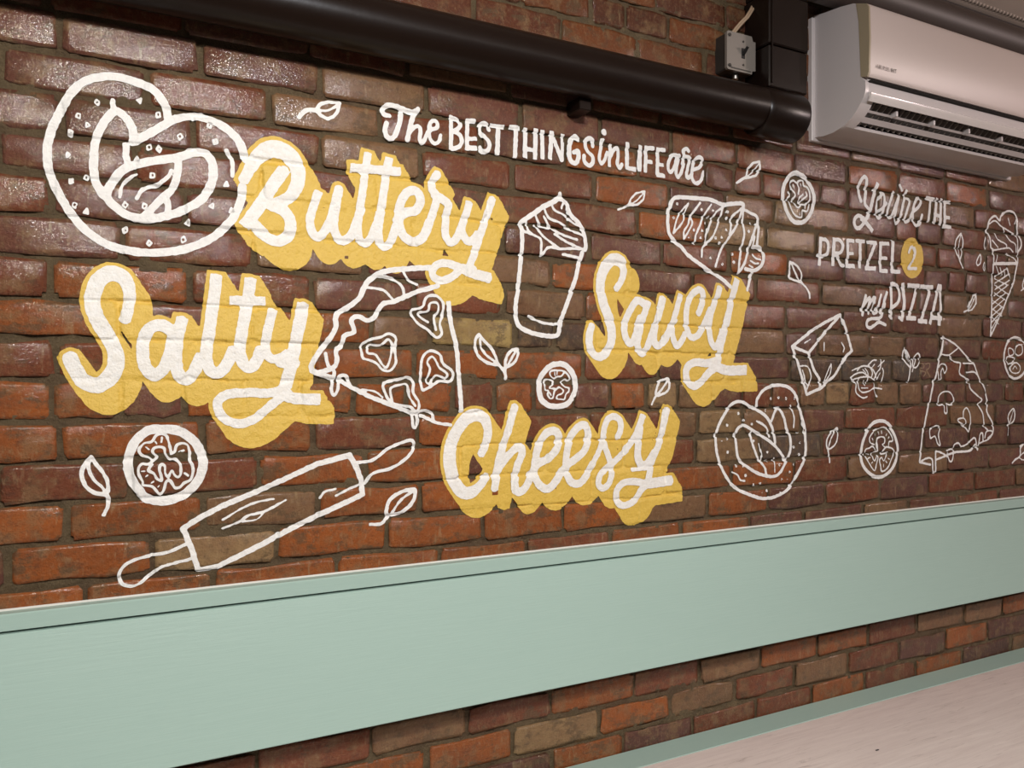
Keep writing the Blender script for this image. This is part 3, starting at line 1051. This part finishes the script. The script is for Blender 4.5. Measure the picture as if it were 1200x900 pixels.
G seed|w 11 13 : 153 133 130 245 350 180 440 190 410 240 385 290 290 345 358 350 345 408 248 415 470 408 515 405 498 450 565 198 560 248 550 347 430 570 525 620 600 540 615 605 755 295 735 355
T painted_rolling_pin|drawing||white outline rolling pin painted at the lower left above the backrest
F 125 505 .30833
P roller|w
S 21 cs : 347 527 320 440 290 370 360 325 450 280 560 235 680 180 800 125 922 92 945 130 968 190 970 240 900 275 800 320 700 370 600 425 500 475 420 515
S 8 : 440 338 520 290 580 268 635 258
S 9 : 440 370 500 345 540 320 600 305 680 262
S 7 : 515 345 570 335 600 305
S 9 : 810 255 830 230 870 220
S 9 : 870 245 920 220 955 205
P handle|w
S 12 : 300 430 230 460 150 475 80 500 48 540 60 580 110 585 160 550 210 515 320 485
P handle|w
S 12 : 950 120 1010 110 1070 65 1150 35 1165 60 1140 100 1080 140 1010 160 980 200
T painted_pizza|drawing||large white outline pizza slice painted between the words Salty and Cheesy
F 350 300 .22222
P crust|w
S 28 : 700 62 540 70 440 85 380 120 345 160 320 220 260 270 197 310 193 380 150 450 90 530 65 590 90 615 180 645
S 25 : 730 158 620 190 560 215 500 240 440 255 400 320 360 340 310 320 275 340 290 400 240 420 225 470 195 500 200 550 180 590 110 612
S 16 : 415 105 490 120 540 160 555 210
S 14 : 350 165 440 180 490 225
S 14 : 550 85 580 130 620 150
P outline|w
S 18 : 140 515 155 580 185 610 170 700 185 735 205 700 210 640 245 630 270 680
S 23 : 215 655 290 700 370 740 460 775 550 810 605 830
S 10 : 330 705 400 715 440 745
S 16 : 595 835 600 895 615 905 625 870 622 830 660 815 700 830 705 862
S 16 : 640 840 730 880 800 890
S 25 b : 788 238 800 360 830 490 840 620 850 740 855 825
P pepperoni|w
S 14 c : 590 290 650 270 670 220 720 210 760 250 755 310 740 360 750 410 720 430 680 390 620 350
S 12 : 680 350 640 325 630 300 680 290 690 250 730 250 735 290 710 330 720 390
P pepperoni|w
S 14 c : 330 510 330 470 380 440 430 430 470 410 510 430 505 500 510 560 480 605 440 600 400 560 340 540
S 12 c : 360 510 370 470 430 470 470 440 490 470 480 540 460 590 430 560 400 520
P pepperoni|w
S 15 c : 690 500 740 520 760 570 810 610 800 660 740 660 690 690 650 705 640 640 650 540
S 12 c : 700 530 725 560 740 590 780 620 770 645 720 630 690 670 670 660 690 600 675 560
P pepperoni|w
S 15 c : 448 710 450 670 530 650 570 640 600 660 600 720 630 770 620 820 580 795 490 775
S 12 : 490 765 480 700 530 680 570 680 580 740 612 790
T painted_cheese|drawing||white outline wedge of cheese painted right of the word Saucy
F 915 360 .12783
P outline|w
S 25 : 95 360 260 230 400 140 540 70
S 25 s : 540 70 350 290 240 420 95 360
S 25 cs : 540 70 590 210 640 400 590 450 480 630 360 740 230 800 200 700 150 540 95 360 95 360 150 540 200 700 230 800 360 740 480 630 590 450 640 400 590 210
S 26 : 240 420 290 570 345 660 350 750
P hole|w
S 12 : 160 540 230 545 265 640 230 750
S 14 : 185 580 200 620 215 680 235 720
P hole|w
S 10 c : 448 520 400 640 390 690 440 610
P hole|w
S 10 : 205 330 260 295
P hole|w
S 10 : 390 325 388 400
P hole|w
S 12 : 545 325 570 370 562 410
T painted_noodles|drawing||small white tangle of noodles painted right of the cheese wedge
F 915 360 .12783
S 12 : 645 580 700 555 760 540 820 560 850 600 860 640
S 12 : 690 580 730 540 800 540
S 12 : 790 530 830 490 865 485
S 12 : 630 645 680 610 740 600 800 640
S 13 : 640 660 680 700 680 780 740 830 785 820
S 12 : 660 660 740 640 800 640 850 670
S 12 : 700 660 705 740 740 780 800 770 850 740 915 750
S 10 : 850 690 850 760 875 820
S 11 : 905 480 900 560 870 600 850 650
S 10 : 935 490 880 545
S 11 : 920 560 930 600 910 690
S 10 : 900 600 870 660
S 11 : 760 560 790 610 780 700
S 10 : 810 560 830 600 820 650
S 9 : 740 570 770 600
S 9 : 850 520 820 560
S 10 : 730 740 790 740
S 9 : 750 670 760 720
T painted_pretzel|drawing||smaller white outline pretzel painted below right of the word Saucy
F 830 445 .16667
P outline|w
S 21 : 330 200 340 130 400 60 500 38 580 70 625 150 650 250 675 380 675 530 640 620 570 750 490 810 390 835 280 805 190 760 120 680 65 560 45 440 60 340 120 220 170 165 230 155 290 190 350 220 410 270 450 350 465 440
S 20 : 440 290 470 210 495 205 530 270 545 340 570 400 570 500 530 590 490 660 430 680 350 660 280 620 210 560 190 470 185 390 200 340 245 320 300 350 380 400 460 460 520 540 535 580
S 17 : 295 370 300 430 340 540 390 620 400 660
S 14 : 335 290 400 330 425 400
S 9 : 350 450 370 520 370 570
S 9 : 455 550 460 650
S 11 : 570 180 600 260 598 335
S 12 : 165 650 200 670 220 705 250 710
G salt_grain|w 9 11 : 202 237 245 285 125 320 88 438 122 415 130 508 190 605 240 608 255 672 312 740 358 728 410 780 500 785 548 705 510 700 565 648 592 595 630 525 637 440 592 473 628 370 400 215 432 133 485 125 538 132 598 130 408 508 405 570 492 597 312 430 300 310
T painted_pizza|drawing||white outline pizza slice with mushrooms painted at the right under PIZZA
F 1050 385 .19455
P outline|w
S 12 : 280 50 265 150 240 260 220 330 190 470 165 600 150 700 135 800
S 10 : 280 50 360 105 420 170 460 210 490 290 530 370 545 440 540 500 575 570 578 630 550 660
S 8 : 265 155 310 160 365 120
S 9 : 315 165 350 200 385 210 380 270 430 310 440 360 490 410 510 430 490 460 515 510 525 580 545 610
S 8 : 400 210 460 210
S 9 : 425 265 460 260 480 275
P melted_cheese|w
S 10 : 135 805 180 780 210 790 215 860 230 860 230 780 235 740 270 750 300 770
S 11 : 135 805 200 820
S 11 : 230 790 310 760 350 745 440 735 470 700
S 8 : 310 770 320 800 335 790 340 730 310 735 300 760
S 9 : 340 730 345 700 370 690 390 710 430 690 460 660 475 670 485 730 495 680 500 640 515 630 520 680
S 8 : 500 690 560 660 575 620 540 620 530 660
P mushroom|w
S 7 : 250 235 265 215 290 215 300 245 285 270 275 240 262 265 262 300 250 310 245 260
P mushroom|w
S 8 c : 250 460 250 410 280 382 320 385 342 430 330 460 305 455 305 505 290 505 285 460
P mushroom|w
S 8 : 400 540 400 500 420 478 440 520 440 600 430 620 400 580 370 560 370 545 400 540 415 560 410 580
P mushroom|w
S 8 c : 200 650 200 610 240 585 260 600 250 640 260 700 245 695 230 650 205 660
'''
def parse(txt):
    things = []; cur = None; part = None; fr = None
    for ln in txt.strip().splitlines():
        ln = ln.strip()
        if not ln or ln[0] == '#': continue
        k, rest_ = ln[0], ln[2:]
        if k == 'T':
            n, c, g, lab = rest_.split('|'); cur = dict(name=n, cat=c, group=g, label=lab, parts=[], shadow=None, mat='w'); things.append(cur); part = None
        elif k == 'X': cur['shadow'] = [float(q) for q in rest_.split()]
        elif k == 'Y': cur['mat'] = rest_.strip()
        elif k == 'F': fr = [float(q) for q in rest_.split()]
        elif k == 'P':
            q = rest_.split('|'); part = dict(name=q[0], mat=q[1], label=q[2] if len(q) > 2 else None, strokes=[]); cur['parts'].append(part)
        elif k == 'G':
            hd, pts = rest_.split(' : '); nm, wd, sz = hd.split(); nm, mt = nm.split('|'); wd = float(wd); sz = float(sz); c = [float(q) for q in pts.split()]
            for a in range(0, len(c), 2):
                n = RNG.choice([3, 4, 4, 4]); ph = RNG.uniform(0, 1.5); pp = []
                for e in range(n):
                    t = ph + 2 * math.pi * e / n
                    x, y = c[a] + sz * .66 * math.cos(t), c[a+1] + sz * .82 * math.sin(t)
                    X, Y = fr[0] + x * fr[2], fr[1] + y * fr[2]; wu, wz = wpt(X, Y); pp.append((wu, wz, wd * fr[2] * zscale(X) / 2 * .62))
                cur['parts'].append(dict(name=nm, mat=mt, label=None, strokes=[(smooth_path(pp, True, True), False)]))
        elif k == 'S':
            hd, pts = rest_.split(':'); hd = hd.split(); w = float(hd[0]); fl = hd[1] if len(hd) > 1 else ''
            c = [float(q) for q in pts.split()]; step = 3 if 'v' in fl else 2; P = []
            for a in range(0, len(c), step):
                X, Y = fr[0] + c[a] * fr[2], fr[1] + c[a+1] * fr[2]; ww = c[a+2] if step == 3 else w
                wu, wz = wpt(X, Y); P.append((wu, wz, ww * fr[2] * zscale(X) / 2))
            if part is None: part = dict(name='outline', mat=cur['mat'], label=None, strokes=[]); cur['parts'].append(part)
            if 'f' in fl:
                Q = smooth_path(P, True, 's' in fl); part['strokes'].append(('fill', [(float(p[0]), float(p[1])) for p in Q[:-1]]))
            else: part['strokes'].append((smooth_path(P, 'c' in fl, 's' in fl), 'b' in fl))
    return things
ntri = 0
for th in parse(MURAL):
    single = len(th['parts']) == 1 and not th['shadow']
    root = None
    if not single:
        pts = [p for q in th['parts'] for s in q['strokes'] for p in s[1 if isinstance(s[0], str) else 0]] if True else []
        xs_ = [p[0] for p in pts]; zs_ = [p[1] for p in pts]
        root = empty(th['name'], ((min(xs_) + max(xs_)) / 2, 0, min(zs_)))
        bpy.context.view_layer.update()
    if th['shadow']:
        dx, dy, dil = th['shadow']
        st_ = [s for q in th['parts'] for s in q['strokes']]
        x_mid = (min(p[0] for s in st_ for p in s[0]) + max(p[0] for s in st_ for p in s[0])) / 2
        # sweep vector in metres at the word's middle
        dep = x_mid * SA + DIST * CA; Xn = (x_mid * CA - DIST * SA) / dep; pxm = 600 + F_PX * Xn
        ua, za = wpt(pxm, 450); ub, zb = wpt(pxm + dx, 450 + dy)
        o = film('drop_shadow', st_, M['y'], .0006, root, dil * zscale(pxm), (ub - ua, zb - za))
        o['label'] = 'yellow drop shadow'
    for nq, q in enumerate(th['parts']):
        off = .0018 if q['mat'] == 'w2' else (.0006 if q['mat'] in 'yt' else .0013)
        mt = M[q['mat']]
        if th['shadow']: mt = M['w2']; off = .0016
        off += (nq % 3) * .00035
        o = film(q['name'], q['strokes'], mt, off, root)
        if o is None: continue
        if q['label']: o['label'] = q['label']
        if single:
            o.name = th['name']; root = o
    tag(root, th['label'], th['cat'], th['group'] or None)
print('film nodes', len(_hs))

# ------------------------------------------------------------------ room shell
M['floor'] = plain('floor_boards', (.16, .10, .06), .5, bump=(40, .3, .003))
def tin_material():
    t = NT('tin_ceiling'); 
    w = t.n('ShaderNodeTexWave', wave_type='RINGS'); w.inputs['Scale'].default_value = 4; w.inputs['Distortion'].default_value = 3; t.l(t.co, w.inputs[0])
    t.set(Base_Color=(.62, .52, .45, 1), Roughness=.5, Normal=t.bump(w.outputs['Fac'], .4, .006)); return t.m
M['tin'] = tin_material()
o = MB().box(X0, X1 + 1.6, -5.2, .3, -.1, 0).build('floor', M['floor']); o['kind'] = 'structure'
o = MB().box(X0, X1 + 1.6, -5.2, .3, CEIL, CEIL + .1).build('ceiling', M['tin']); o['kind'] = 'structure'

# crown moulding with a beaded edge along the top of the wall
M['trim_dark'] = plain('dark_trim', (.022, .013, .010), .4)
tr = MB().prism([(0.0, 2.490), (-.05, 2.490), (-.055, 2.502), (-.055, 2.5165), (0.0, 2.5165)], X0, X1).build('trim_1', M['trim_dark']); tr['kind'] = 'structure'
bm_ = MB().prism([(0.0, 2.517), (-.058, 2.517), (-.070, 2.523), (-.095, 2.537), (-.125, 2.548), (-.125, 2.56), (0.0, 2.56)], X0, X1)
tr2 = bm_.build('trim_2', M['tin'], auto=30); tr2['kind'] = 'structure'
bd = MB()
import bmesh
xk = 1.8
while xk < X1 - .02:
    n = 6; c = (xk, -.074, 2.5265); v = []; f = []
    for a in range(3):
        ph = (a / 2) * math.pi / 2
        for k in range(n):
            tt = 2 * math.pi * k / n; rr = .0065 * math.cos(ph)
            v.append((c[0] + rr * math.cos(tt), c[1] + rr * math.sin(tt), c[2] - .0065 * math.sin(ph)))
    for a in range(2):
        for k in range(n): f.append((a*n+k, a*n+(k+1) % n, (a+1)*n+(k+1) % n, (a+1)*n+k))
    bd.add(v, f); xk += .0165
o = bd.build('beading', M['tin'], tr2, smooth=True); o['kind'] = 'stuff'

# ------------------------------------------------------------------ bench backrest and bench seat along the wall
def mint_material():
    t = NT('mint_paint')
    v = t.map((.6, 6, 14)); c = t.mix(t.noise(14, 4, .6, v), (.345, .490, .440), (.375, .520, .468))
    n = t.bump(t.noise(30, 6, .6, t.map((.5, 4, 9))), .25, .0012)
    t.set(Base_Color=c, Normal=n, Roughness=.42); return t.m
M['mint'] = mint_material()
M['caulk'] = plain('white_caulk', (.62, .62, .58), .7)
back = seat = empty('bench', (1.2, -.2, 0))
bpy.context.view_layer.update()
BX0, BX1 = -.95, 3.75
MB().prism([(0.003, 1.0345), (-.0255, 1.0345), (-.0275, 1.0325), (-.0275, 1.0075), (0.003, 1.0075)], BX0, BX1).build('top_rail', M['mint'], back)
MB().prism([(.002, 1.0365), (-.0045, 1.0375), (-.0060, 1.0345), (.002, 1.0345)], BX0, BX1).build('caulk_line', M['caulk'], back)
MB().prism([(-.0010, 1.0075), (-.014, 1.0075), (-.014, 1.0025), (-.001, 1.0025)], BX0, BX1).build('groove_strip', plain('groove_dark', (.03, .045, .038), .8), back)
MB().prism([(-.006, 1.0030), (-.0285, 1.0030), (-.0305, 1.0010), (-.0775, .7605), (-.0765, .7590), (-.0570, .7590), (-.056, .761)], BX0, BX1).build('backrest', M['mint'], back)
for xb in (-.6, .75, 2.1, 3.4):
    MB().prism([(.004, .985), (-.012, .985), (-.055, .775), (.004, .775)], xb, xb + .035).build('mounting_block', M['mint'], back)
def whitewash():
    t = NT('whitewashed_wood')
    v = t.map((1.6, 26, 26)); st = t.noise(3.2, 7, .7, v, .6)
    c = t.mix(t.ramp(st, .30, .72), (.80, .71, .67), (.66, .56, .53))
    v2 = t.map((2.6, 34, 34), (4, 1, 2)); s2 = t.ramp(t.noise(2.6, 8, .75, v2, 1.2), .57, .68)
    c = t.mix(t.math('MULTIPLY', s2, .75), c, (.42, .34, .31))
    n = t.bump(st, .25, .0015)
    t.set(Base_Color=c, Roughness=.33, Normal=n); return t.m
M['wash'] = whitewash(); M['nail'] = plain('nail', (.03, .02, .02), .5)
MB().box(BX0, BX1, -.52, -.0785, .507, .545, .002).build('seat', M['wash'], seat)['label'] = 'whitewashed wooden seat board'
MB().box(BX0, BX1, -.0780, -.003, .507, .5452, .0012).build('back_rail', M['mint'], seat)['label'] = 'mint green rail at the back of the seat'
MB().box(BX0, BX1, -.470, -.445, .02, .506, .002).build('front_panel', M['mint'], seat)
MB().box(BX0, BX1, -.030, -.006, .02, .506, .002).build('rear_cleat', M['mint'], seat)
for xb in (-.9, .6, 2.1, 3.7):
    MB().box(xb, xb + .03, -.444, -.031, 0, .506, .002).build('support', M['mint'], seat)
X_, Z_ = (1028 - 600) / F_PX, (450 - 879) / F_PX
tn = (EYE - .5453) / -Z_; nx_, ny_ = tn * (SA + X_ * CA), -DIST + tn * (CA - X_ * SA)
MB().box(nx_ - .005, nx_ + .005, ny_ - .0018, ny_ + .0018, .5435, .5464, .0006).build('nail_head', M['nail'], seat)
tag(seat, 'long mint green wall bench with a whitewashed wooden seat', 'bench')

# ------------------------------------------------------------------ pipes
M['pipe'] = plain('brown_pipe_paint', (.010, .0055, .004), .30, bump=(22, .15, .003), spec=.25)
PY, PZ, PR = -.070, 2.073, .052
pipe = empty('wall_pipe', (.3, PY, PZ)); bpy.context.view_layer.update()
MB().tube([(X0 + .02, PY, PZ), (1.40, PY, PZ)], PR, 40).build('pipe_run', M['pipe'], pipe, auto=40)
MB().tube([(1.395, PY, PZ - .0045), (1.40, PY, PZ - .0045), (1.41, PY, PZ - .005), (1.515, PY, PZ - .007), (1.523, PY, PZ - .007), (1.5235, PY, PZ - .007)], [.052, .056, .0585, .0605, .0585, .050], 40).build('end_hub', M['pipe'], pipe, auto=40)
for xb in (-.55, .9):
    MB().box(xb, xb + .03, -.055, .004, PZ - .075, PZ - .045, .002).build('bracket', M['pipe'], pipe)
tag(pipe, 'thick dark brown pipe running along the wall above the lettering', 'pipe')
duct = empty('vertical_duct', (1.495, -.04, 2.13)); bpy.context.view_layer.update()
for z0, z1, g in ((2.131, 2.235, 0), (2.237, 2.365, .002), (2.367, 2.50, 0)):
    MB().box(1.430 - g, 1.560 + g, -.082 - g, .004, z0, z1, .003).build('duct_section', M['pipe'], duct)
MB().tube([(1.436, -.085, 2.14), (1.436, -.085, 2.50)], .0022, 8).build('seam', M['pipe'], duct)
tag(duct, 'dark brown boxed vertical duct between switch box and air conditioner', 'duct')
M['pipe2'] = plain('upper_duct_paint', (.060, .043, .036), .5)
up = MB().tube([(1.60, -.080, 2.430), (X1, -.080, 2.430)], .049, 36).build('overhead_pipe', M['pipe2'], auto=40)
tag(up, 'large brown pipe above the air conditioner under the ceiling', 'pipe')

# ------------------------------------------------------------------ switch box with its cable
M['boxg'] = plain('grey_steel', (.26, .235, .21), .42, .3); M['boxs'] = plain('dark_steel', (.06, .055, .05), .45, .5, bump=(120, .6, .002)); M['blk'] = plain('black_plastic', (.012, .011, .011), .4)
sb = empty('switch_box', (1.3725, -.02, 2.165)); bpy.context.view_layer.update()
bx0, bx1, bz0, bz1 = 1.327, 1.420, 2.168, 2.262
MB().box(bx0 + .003, bx1 - .003, -.038, .003, bz0 + .002, bz1 - .002, .003).build('back_box', M['boxs'], sb)
n_ = [(bx0, bz0 + .004), (bx0 + .004, bz0), (bx1 - .012, bz0), (bx1 - .010, bz0 + .008), (bx1, bz0 + .010), (bx1, bz1 - .012), (bx1 - .008, bz1 - .012), (bx1 - .012, bz1), (bx0 + .004, bz1), (bx0, bz1 - .004)]
def plate(poly, y0, y1, name, mat, par):
    n = len(poly); v = [(x, y0, z) for x, z in poly] + [(x, y1, z) for x, z in poly]
    f = [tuple(range(n)), tuple(range(n, 2*n))[::-1]] + [(i, (i+1) % n, n + (i+1) % n, n + i) for i in range(n)]
    return MB().add(v, f).build(name, mat, par)
cp = plate(n_, -.0455, -.038, 'cover_plate', M['boxg'], sb)
MB().prism([(-.0455, bz0 + .012), (-.0485, bz0 + .010), (-.0485, bz0 + .006), (-.0455, bz0 + .004)], bx0 + .012, bx1 - .016).build('lower_lip', M['boxg'], sb)
cxs = (bx0 + bx1) / 2 + .006
MB().box(cxs - .006, cxs + .006, -.0462, -.044, bz0 + .034, bz1 - .034, .0008).build('switch_slot', M['blk'], sb)
MB().tube([(cxs, -.045, bz0 + .044), (cxs + .001, -.060, bz0 + .058)], [.0045, .0038], 12).build('switch_toggle', M['blk'], sb, auto=50)
for dz in (.018, -.018):
    z_ = (bz0 + bz1) / 2 + (dz * 1.6)
    MB().tube([(cxs, -.0450, z_), (cxs, -.0470, z_)], .0026, 12).build('screw', M['boxs'], sb, auto=40)
for (a, b) in ((bx0 + .008, bz0 + .010), (bx0 + .008, bz1 - .010)):
    MB().tube([(a, -.0450, b), (a, -.0480, b)], .0040, 12).build('corner_screw', M['boxs'], sb, auto=40)
MB().tube([(1.375, -.022, bz0 - .010), (1.375, -.022, bz0 + .003)], .008, 14).build('knockout_bushing', plain('bright_metal', (.6, .58, .54), .3, 1.0), sb, auto=40)
tag(sb, 'grey metal electrical switch box on the brick above the dark pipe', 'switch box')
M['cable'] = plain('beige_cable', (.42, .30, .20), .55)
cb = empty('power_cable', (1.36, -.03, 2.26)); bpy.context.view_layer.update()
for k in (0, 1):
    pts = []
    for (px, py, yy) in ((858, 38, -.020), (862, 33, -.022), (868, 26, -.030), (874, 20, -.034), (879, 12, -.030), (882, 6, -.020), (883, -4, -.012)):
        a, b = pxw(px + 1.6 * k, py + 1.2 * k, DIST + yy); pts.append((a, yy - .003 * k, b))
    MB().tube(pts, .0030, 10).build('cable_strand', M['cable'], cb, auto=60)
tag(cb, 'beige twin cable rising from the grey switch box', 'cable')

# ------------------------------------------------------------------ wall air conditioner
M['ac'] = plain('white_plastic', (.66, .61, .60), .34, spec=.5); M['acside'] = M['ac']
M['acpanel'] = plain('panel_plastic', (.62, .53, .49), .40)
M['acflap'] = plain('glossy_white_plastic', (.76, .71, .68), .16, coat=.4)
M['void'] = plain('dark_inside', (.012, .010, .009), .8); M['vane'] = plain('grey_vane', (.22, .19, .17), .5)
UL, UR = 1.663, 2.53
def side_pt(px, py):
    X = (px - 600) / F_PX; q = (SA + X * CA) / (CA - X * SA); d = DIST - UL / q        # distance of the point from the wall
    return -d, EYE + (DIST - d) * (450 - py) / F_PX / (CA - X * SA)
ac = empty('air_conditioner', ((UL + UR) / 2, 0, 2.04)); bpy.context.view_layer.update()
# side outline read from the photo's end panel (pixels)
body = [side_pt(*p) for p in ((955, 18), (966, 15), (985, 8), (1000, 4), (1003, 4.2), (1006, 25), (1008, 50), (1008.5, 80), (1010, 91), (1014, 95), (1014.5, 104), (1012.5, 113), (1006, 126), (998, 138), (988, 148), (976, 155.5), (965, 159.5), (958, 160.5))]
zt = body[0][1]
body = [(-.001, zt - .001)] + [(-.012, zt)] + body[1:] + [(-.001, side_pt(952, 162)[1] - .0)]
front = [p for p in body]
MB().prism(body, UL, UL + .012).build('end_panel', M['ac'], ac, auto=35)
MB().prism(body, UR - .012, UR).build('end_panel', M['ac'], ac, auto=35)
# thin back plate just proud of the casing
zb_ = side_pt(952, 162)[1]
MB().box(UL - .010, UR + .010, -.014, .004, zb_ - .010, zt - .006, .002).build('back_plate', M['ac'], ac)
ys = {}
def P(px, py): return side_pt(px, py)
yF, zFt = P(1003, 4.2); yN, zN = P(1014, 96); yM, zM = P(1014.5, 106)
print('LOUV', P(1012.5,116), P(988,148)); print('AC depth', yF, yN, 'top', zt, 'bottom', zb_)
yC0, zC0 = P(1012, 113); yC1, zC1 = P(990, 147)
# casing shell: top, neck under the front panel, lower flap and underside
top = [(-.001, zt - .001), (-.012, zt)] + body[2:5] + [(yF + .012, zFt - .01), (-.02, zt - .02)]
MB().prism(top, UL + .012, UR - .012).build('top_cover', M['ac'], ac, auto=35)
# inner carcass
MB().prism([(-.004, zb_ + .02), (-.004, zt - .012), (yF + .022, zFt - .020), (yN + .022, zN - .008), (-.055, zN - .03), (-.030, zb_ + .03)], UL + .013, UR - .013).build('carcass', M['void'], ac)
# neck strip between front panel and flap
MB().prism([(yN + .012, zN + .022), (yN + .003, zN + .012), (yN + .001, zN - .010), (yM + .001, zM - .004), (yM + .012, zM - .010), (yN + .020, zN - .004)], UL + .012, UR - .012).build('neck_strip', M['ac'], ac, auto=30)
# front panel, its left edge proud of the casing
fp = [P(1003.3, 4.0), P(1016, 4.2), P(1018.2, 8), P(1019.2, 45), P(1018.4, 84), P(1016.5, 89.6), P(1009, 90.2), P(1008.6, 80), P(1006.4, 25)]
MB().prism(fp, UL - .001, UL + .0045).build('panel_end_cap', plain('yellow_lit_plastic', (.40, .33, .22), .45), ac, auto=40)['label'] = 'end strip of the front panel with yellow light in its colour'
MB().prism(fp, UL + .0048, UR - .002).build('front_panel', M['acpanel'], ac, auto=40)
MB().prism([(yN - .010, zN + .0055), (yN + .004, zN + .0055), (yN + .004, zN + .0025), (yN - .008, zN + .0035)], UL + .012, UR - .012).build('panel_gasket', M['void'], ac)
# upper flap (open, glossy) : from the neck outwards and down
fl = [(yM - .002, zM - .001), (yM - .0055, zM - .004), (yM - .0035, zM - .015), (yM + .0010, zM - .0235), (yM + .0050, zM - .0225), (yM + .002, zM - .014), (yM + .0025, zM - .006)]
MB().prism(fl, UL + .014, UR - .010).build('air_flap', M['acflap'], ac, auto=40)
# curved border of the outlet at the left end
rim = [P(*q) for q in ((1014, 108), (1012.5, 113), (1006, 126), (998, 138), (988, 148))]
rim_in = [(y + .006, z + .006) for y, z in rim]
MB().prism(rim + rim_in[::-1], UL + .012, UL + .040).build('outlet_rim', M['ac'], ac, auto=40)
MB().prism(rim + rim_in[::-1], UR - .040, UR - .012).build('outlet_rim', M['ac'], ac, auto=40)
# underside
un = [P(*q) for q in ((988, 148), (976, 155.5), (965, 159.5), (956, 161.5))]
un = un + [(-.012, zb_ - .004), (-.012, zb_ + .010)] + [(y + .004, z + .010) for y, z in reversed(un)]
MB().prism(un, UL + .012, UR - .012).build('underside', M['ac'], ac, auto=40)
# louvres
def lerp(a, b, t): return (a[0] + (b[0] - a[0]) * t, a[1] + (b[1] - a[1]) * t)
A_, B_ = P(1012.5, 116), P(988, 148)
for t, w, th_ in ((.36, .006, .0012), (.66, .015, .0016)):
    c = lerp(A_, B_, t); c = (c[0] + .003, c[1] + .003)
    dy, dz = (B_[0] - A_[0]), (B_[1] - A_[1]); L = math.hypot(dy, dz); dy /= L; dz /= L
    nrm = (-dz, dy)
    pr = []
    for a in range(9):
        s = -1 + 2 * a / 8; pr.append((c[0] + dy * w / 2 * s + nrm[0] * th_ * (1 - s * s), c[1] + dz * w / 2 * s + nrm[1] * th_ * (1 - s * s)))
    for a in range(8, -1, -1):
        s = -1 + 2 * a / 8; pr.append((c[0] + dy * w / 2 * s - nrm[0] * .0012, c[1] + dz * w / 2 * s - nrm[1] * .0012))
    MB().prism(pr, UL + .018, UR - .016).build('louvre', M['ac'], ac, auto=50)
k = 0
xv = UL + .055
while xv < UR - .05:
    a1 = lerp(A_, B_, .06); a2 = lerp(A_, B_, .94)
    q = [(a1[0] + .004, a1[1] + .006), (a2[0] + .001, a2[1] + .006), (a2[0] + .020, a2[1] + .022), (a1[0] + .028, a1[1] + .010)]
    MB().prism(q, xv, xv + .0018).build('vane', M['vane'], ac); xv += .0225
for xv in (UL + .135, UL + .285, UL + .435, UL + .585):
    c = lerp(A_, B_, .22)
    MB().box(xv, xv + .007, c[0] - .004, c[0] + .014, c[1] - .008, c[1] + .006, .001).build('flap_bracket', M['ac'], ac)
# small lettering on the front panel
def text_obj(s, size, mat, loc, rot, parent, name):
    cu = bpy.data.curves.new(name, 'FONT'); cu.body = s; cu.size = size; cu.extrude = .0002
    t = bpy.data.objects.new(name, cu); COL.objects.link(t); bpy.context.view_layer.update()
    me = bpy.data.meshes.new_from_object(t.evaluated_get(bpy.context.evaluated_depsgraph_get()))
    bpy.data.objects.remove(t); me.materials.append(mat)
    o = bpy.data.objects.new(name, me); COL.objects.link(o); o.location = loc; o.rotation_euler = rot
    bpy.context.view_layer.update(); keep(o, parent); return o
M['ink1'] = plain('faint_grey_ink', (.40, .34, .32), .5); M['ink2'] = plain('grey_ink', (.20, .18, .17), .5)
ty = P(1019.0, 76)
text_obj('AIR', .0135, M['ink1'], (UL + .024, ty[0] - .0012, ty[1] - .003), (math.radians(90), 0, 0), ac, 'lettering')
text_obj('POL', .0135, M['ink1'], (UL + .049, ty[0] - .0012, ty[1] - .003), (math.radians(90), 0, 0), ac, 'lettering')
text_obj('INT', .0135, M['ink2'], (UL + .078, ty[0] - .0012, ty[1] - .003), (math.radians(90), 0, 0), ac, 'lettering')
tag(ac, 'white wall mounted air conditioner at the upper right above the lettering', 'air conditioner')

# ------------------------------------------------------------------ the room's lamps and the fill lights
M['lampb'] = plain('lamp_black', (.02, .02, .02), .4)
def glow(col, s):
    t = NT('lamp_glow'); t.set(Base_Color=(.8, .8, .8, 1), Emission_Color=tuple(col) + (1,), Emission_Strength=s); return t.m
for (x, y, z, c, p, r, aim) in LAMPS:
    ld = bpy.data.lights.new('ceiling_spot_light', 'SPOT'); ld.energy = p; ld.color = c; ld.shadow_soft_size = r
    ld.spot_size = math.radians(SPOT_ANGLE); ld.spot_blend = SPOT_BLEND
    lo = bpy.data.objects.new('ceiling_spot_light', ld); COL.objects.link(lo); lo.location = (x, y, z)
    lo.rotation_euler = (Vector((aim[0], 0, aim[1])) - Vector((x, y, z))).to_track_quat('-Z', 'Y').to_euler()
ld = bpy.data.lights.new('soft_fill_light', 'AREA'); ld.shape = 'RECTANGLE'; ld.size = SOFT[5]; ld.size_y = SOFT[6]; ld.energy = SOFT[4]; ld.color = SOFT[3]
lo = bpy.data.objects.new('soft_fill_light', ld); COL.objects.link(lo); lo.location = SOFT[:3]

# added uplight without a fitting, brightens the tin ceiling and air conditioner
ld = bpy.data.lights.new('fill_uplight', 'AREA'); ld.shape = 'RECTANGLE'; ld.size = SOFT[5]; ld.size_y = .2; ld.energy = 16; ld.color = SOFT[3]
lo = bpy.data.objects.new('fill_uplight', ld); COL.objects.link(lo); lo.location = (1.9, -2.2, 2.05); lo.rotation_euler = (math.pi, 0, 0)
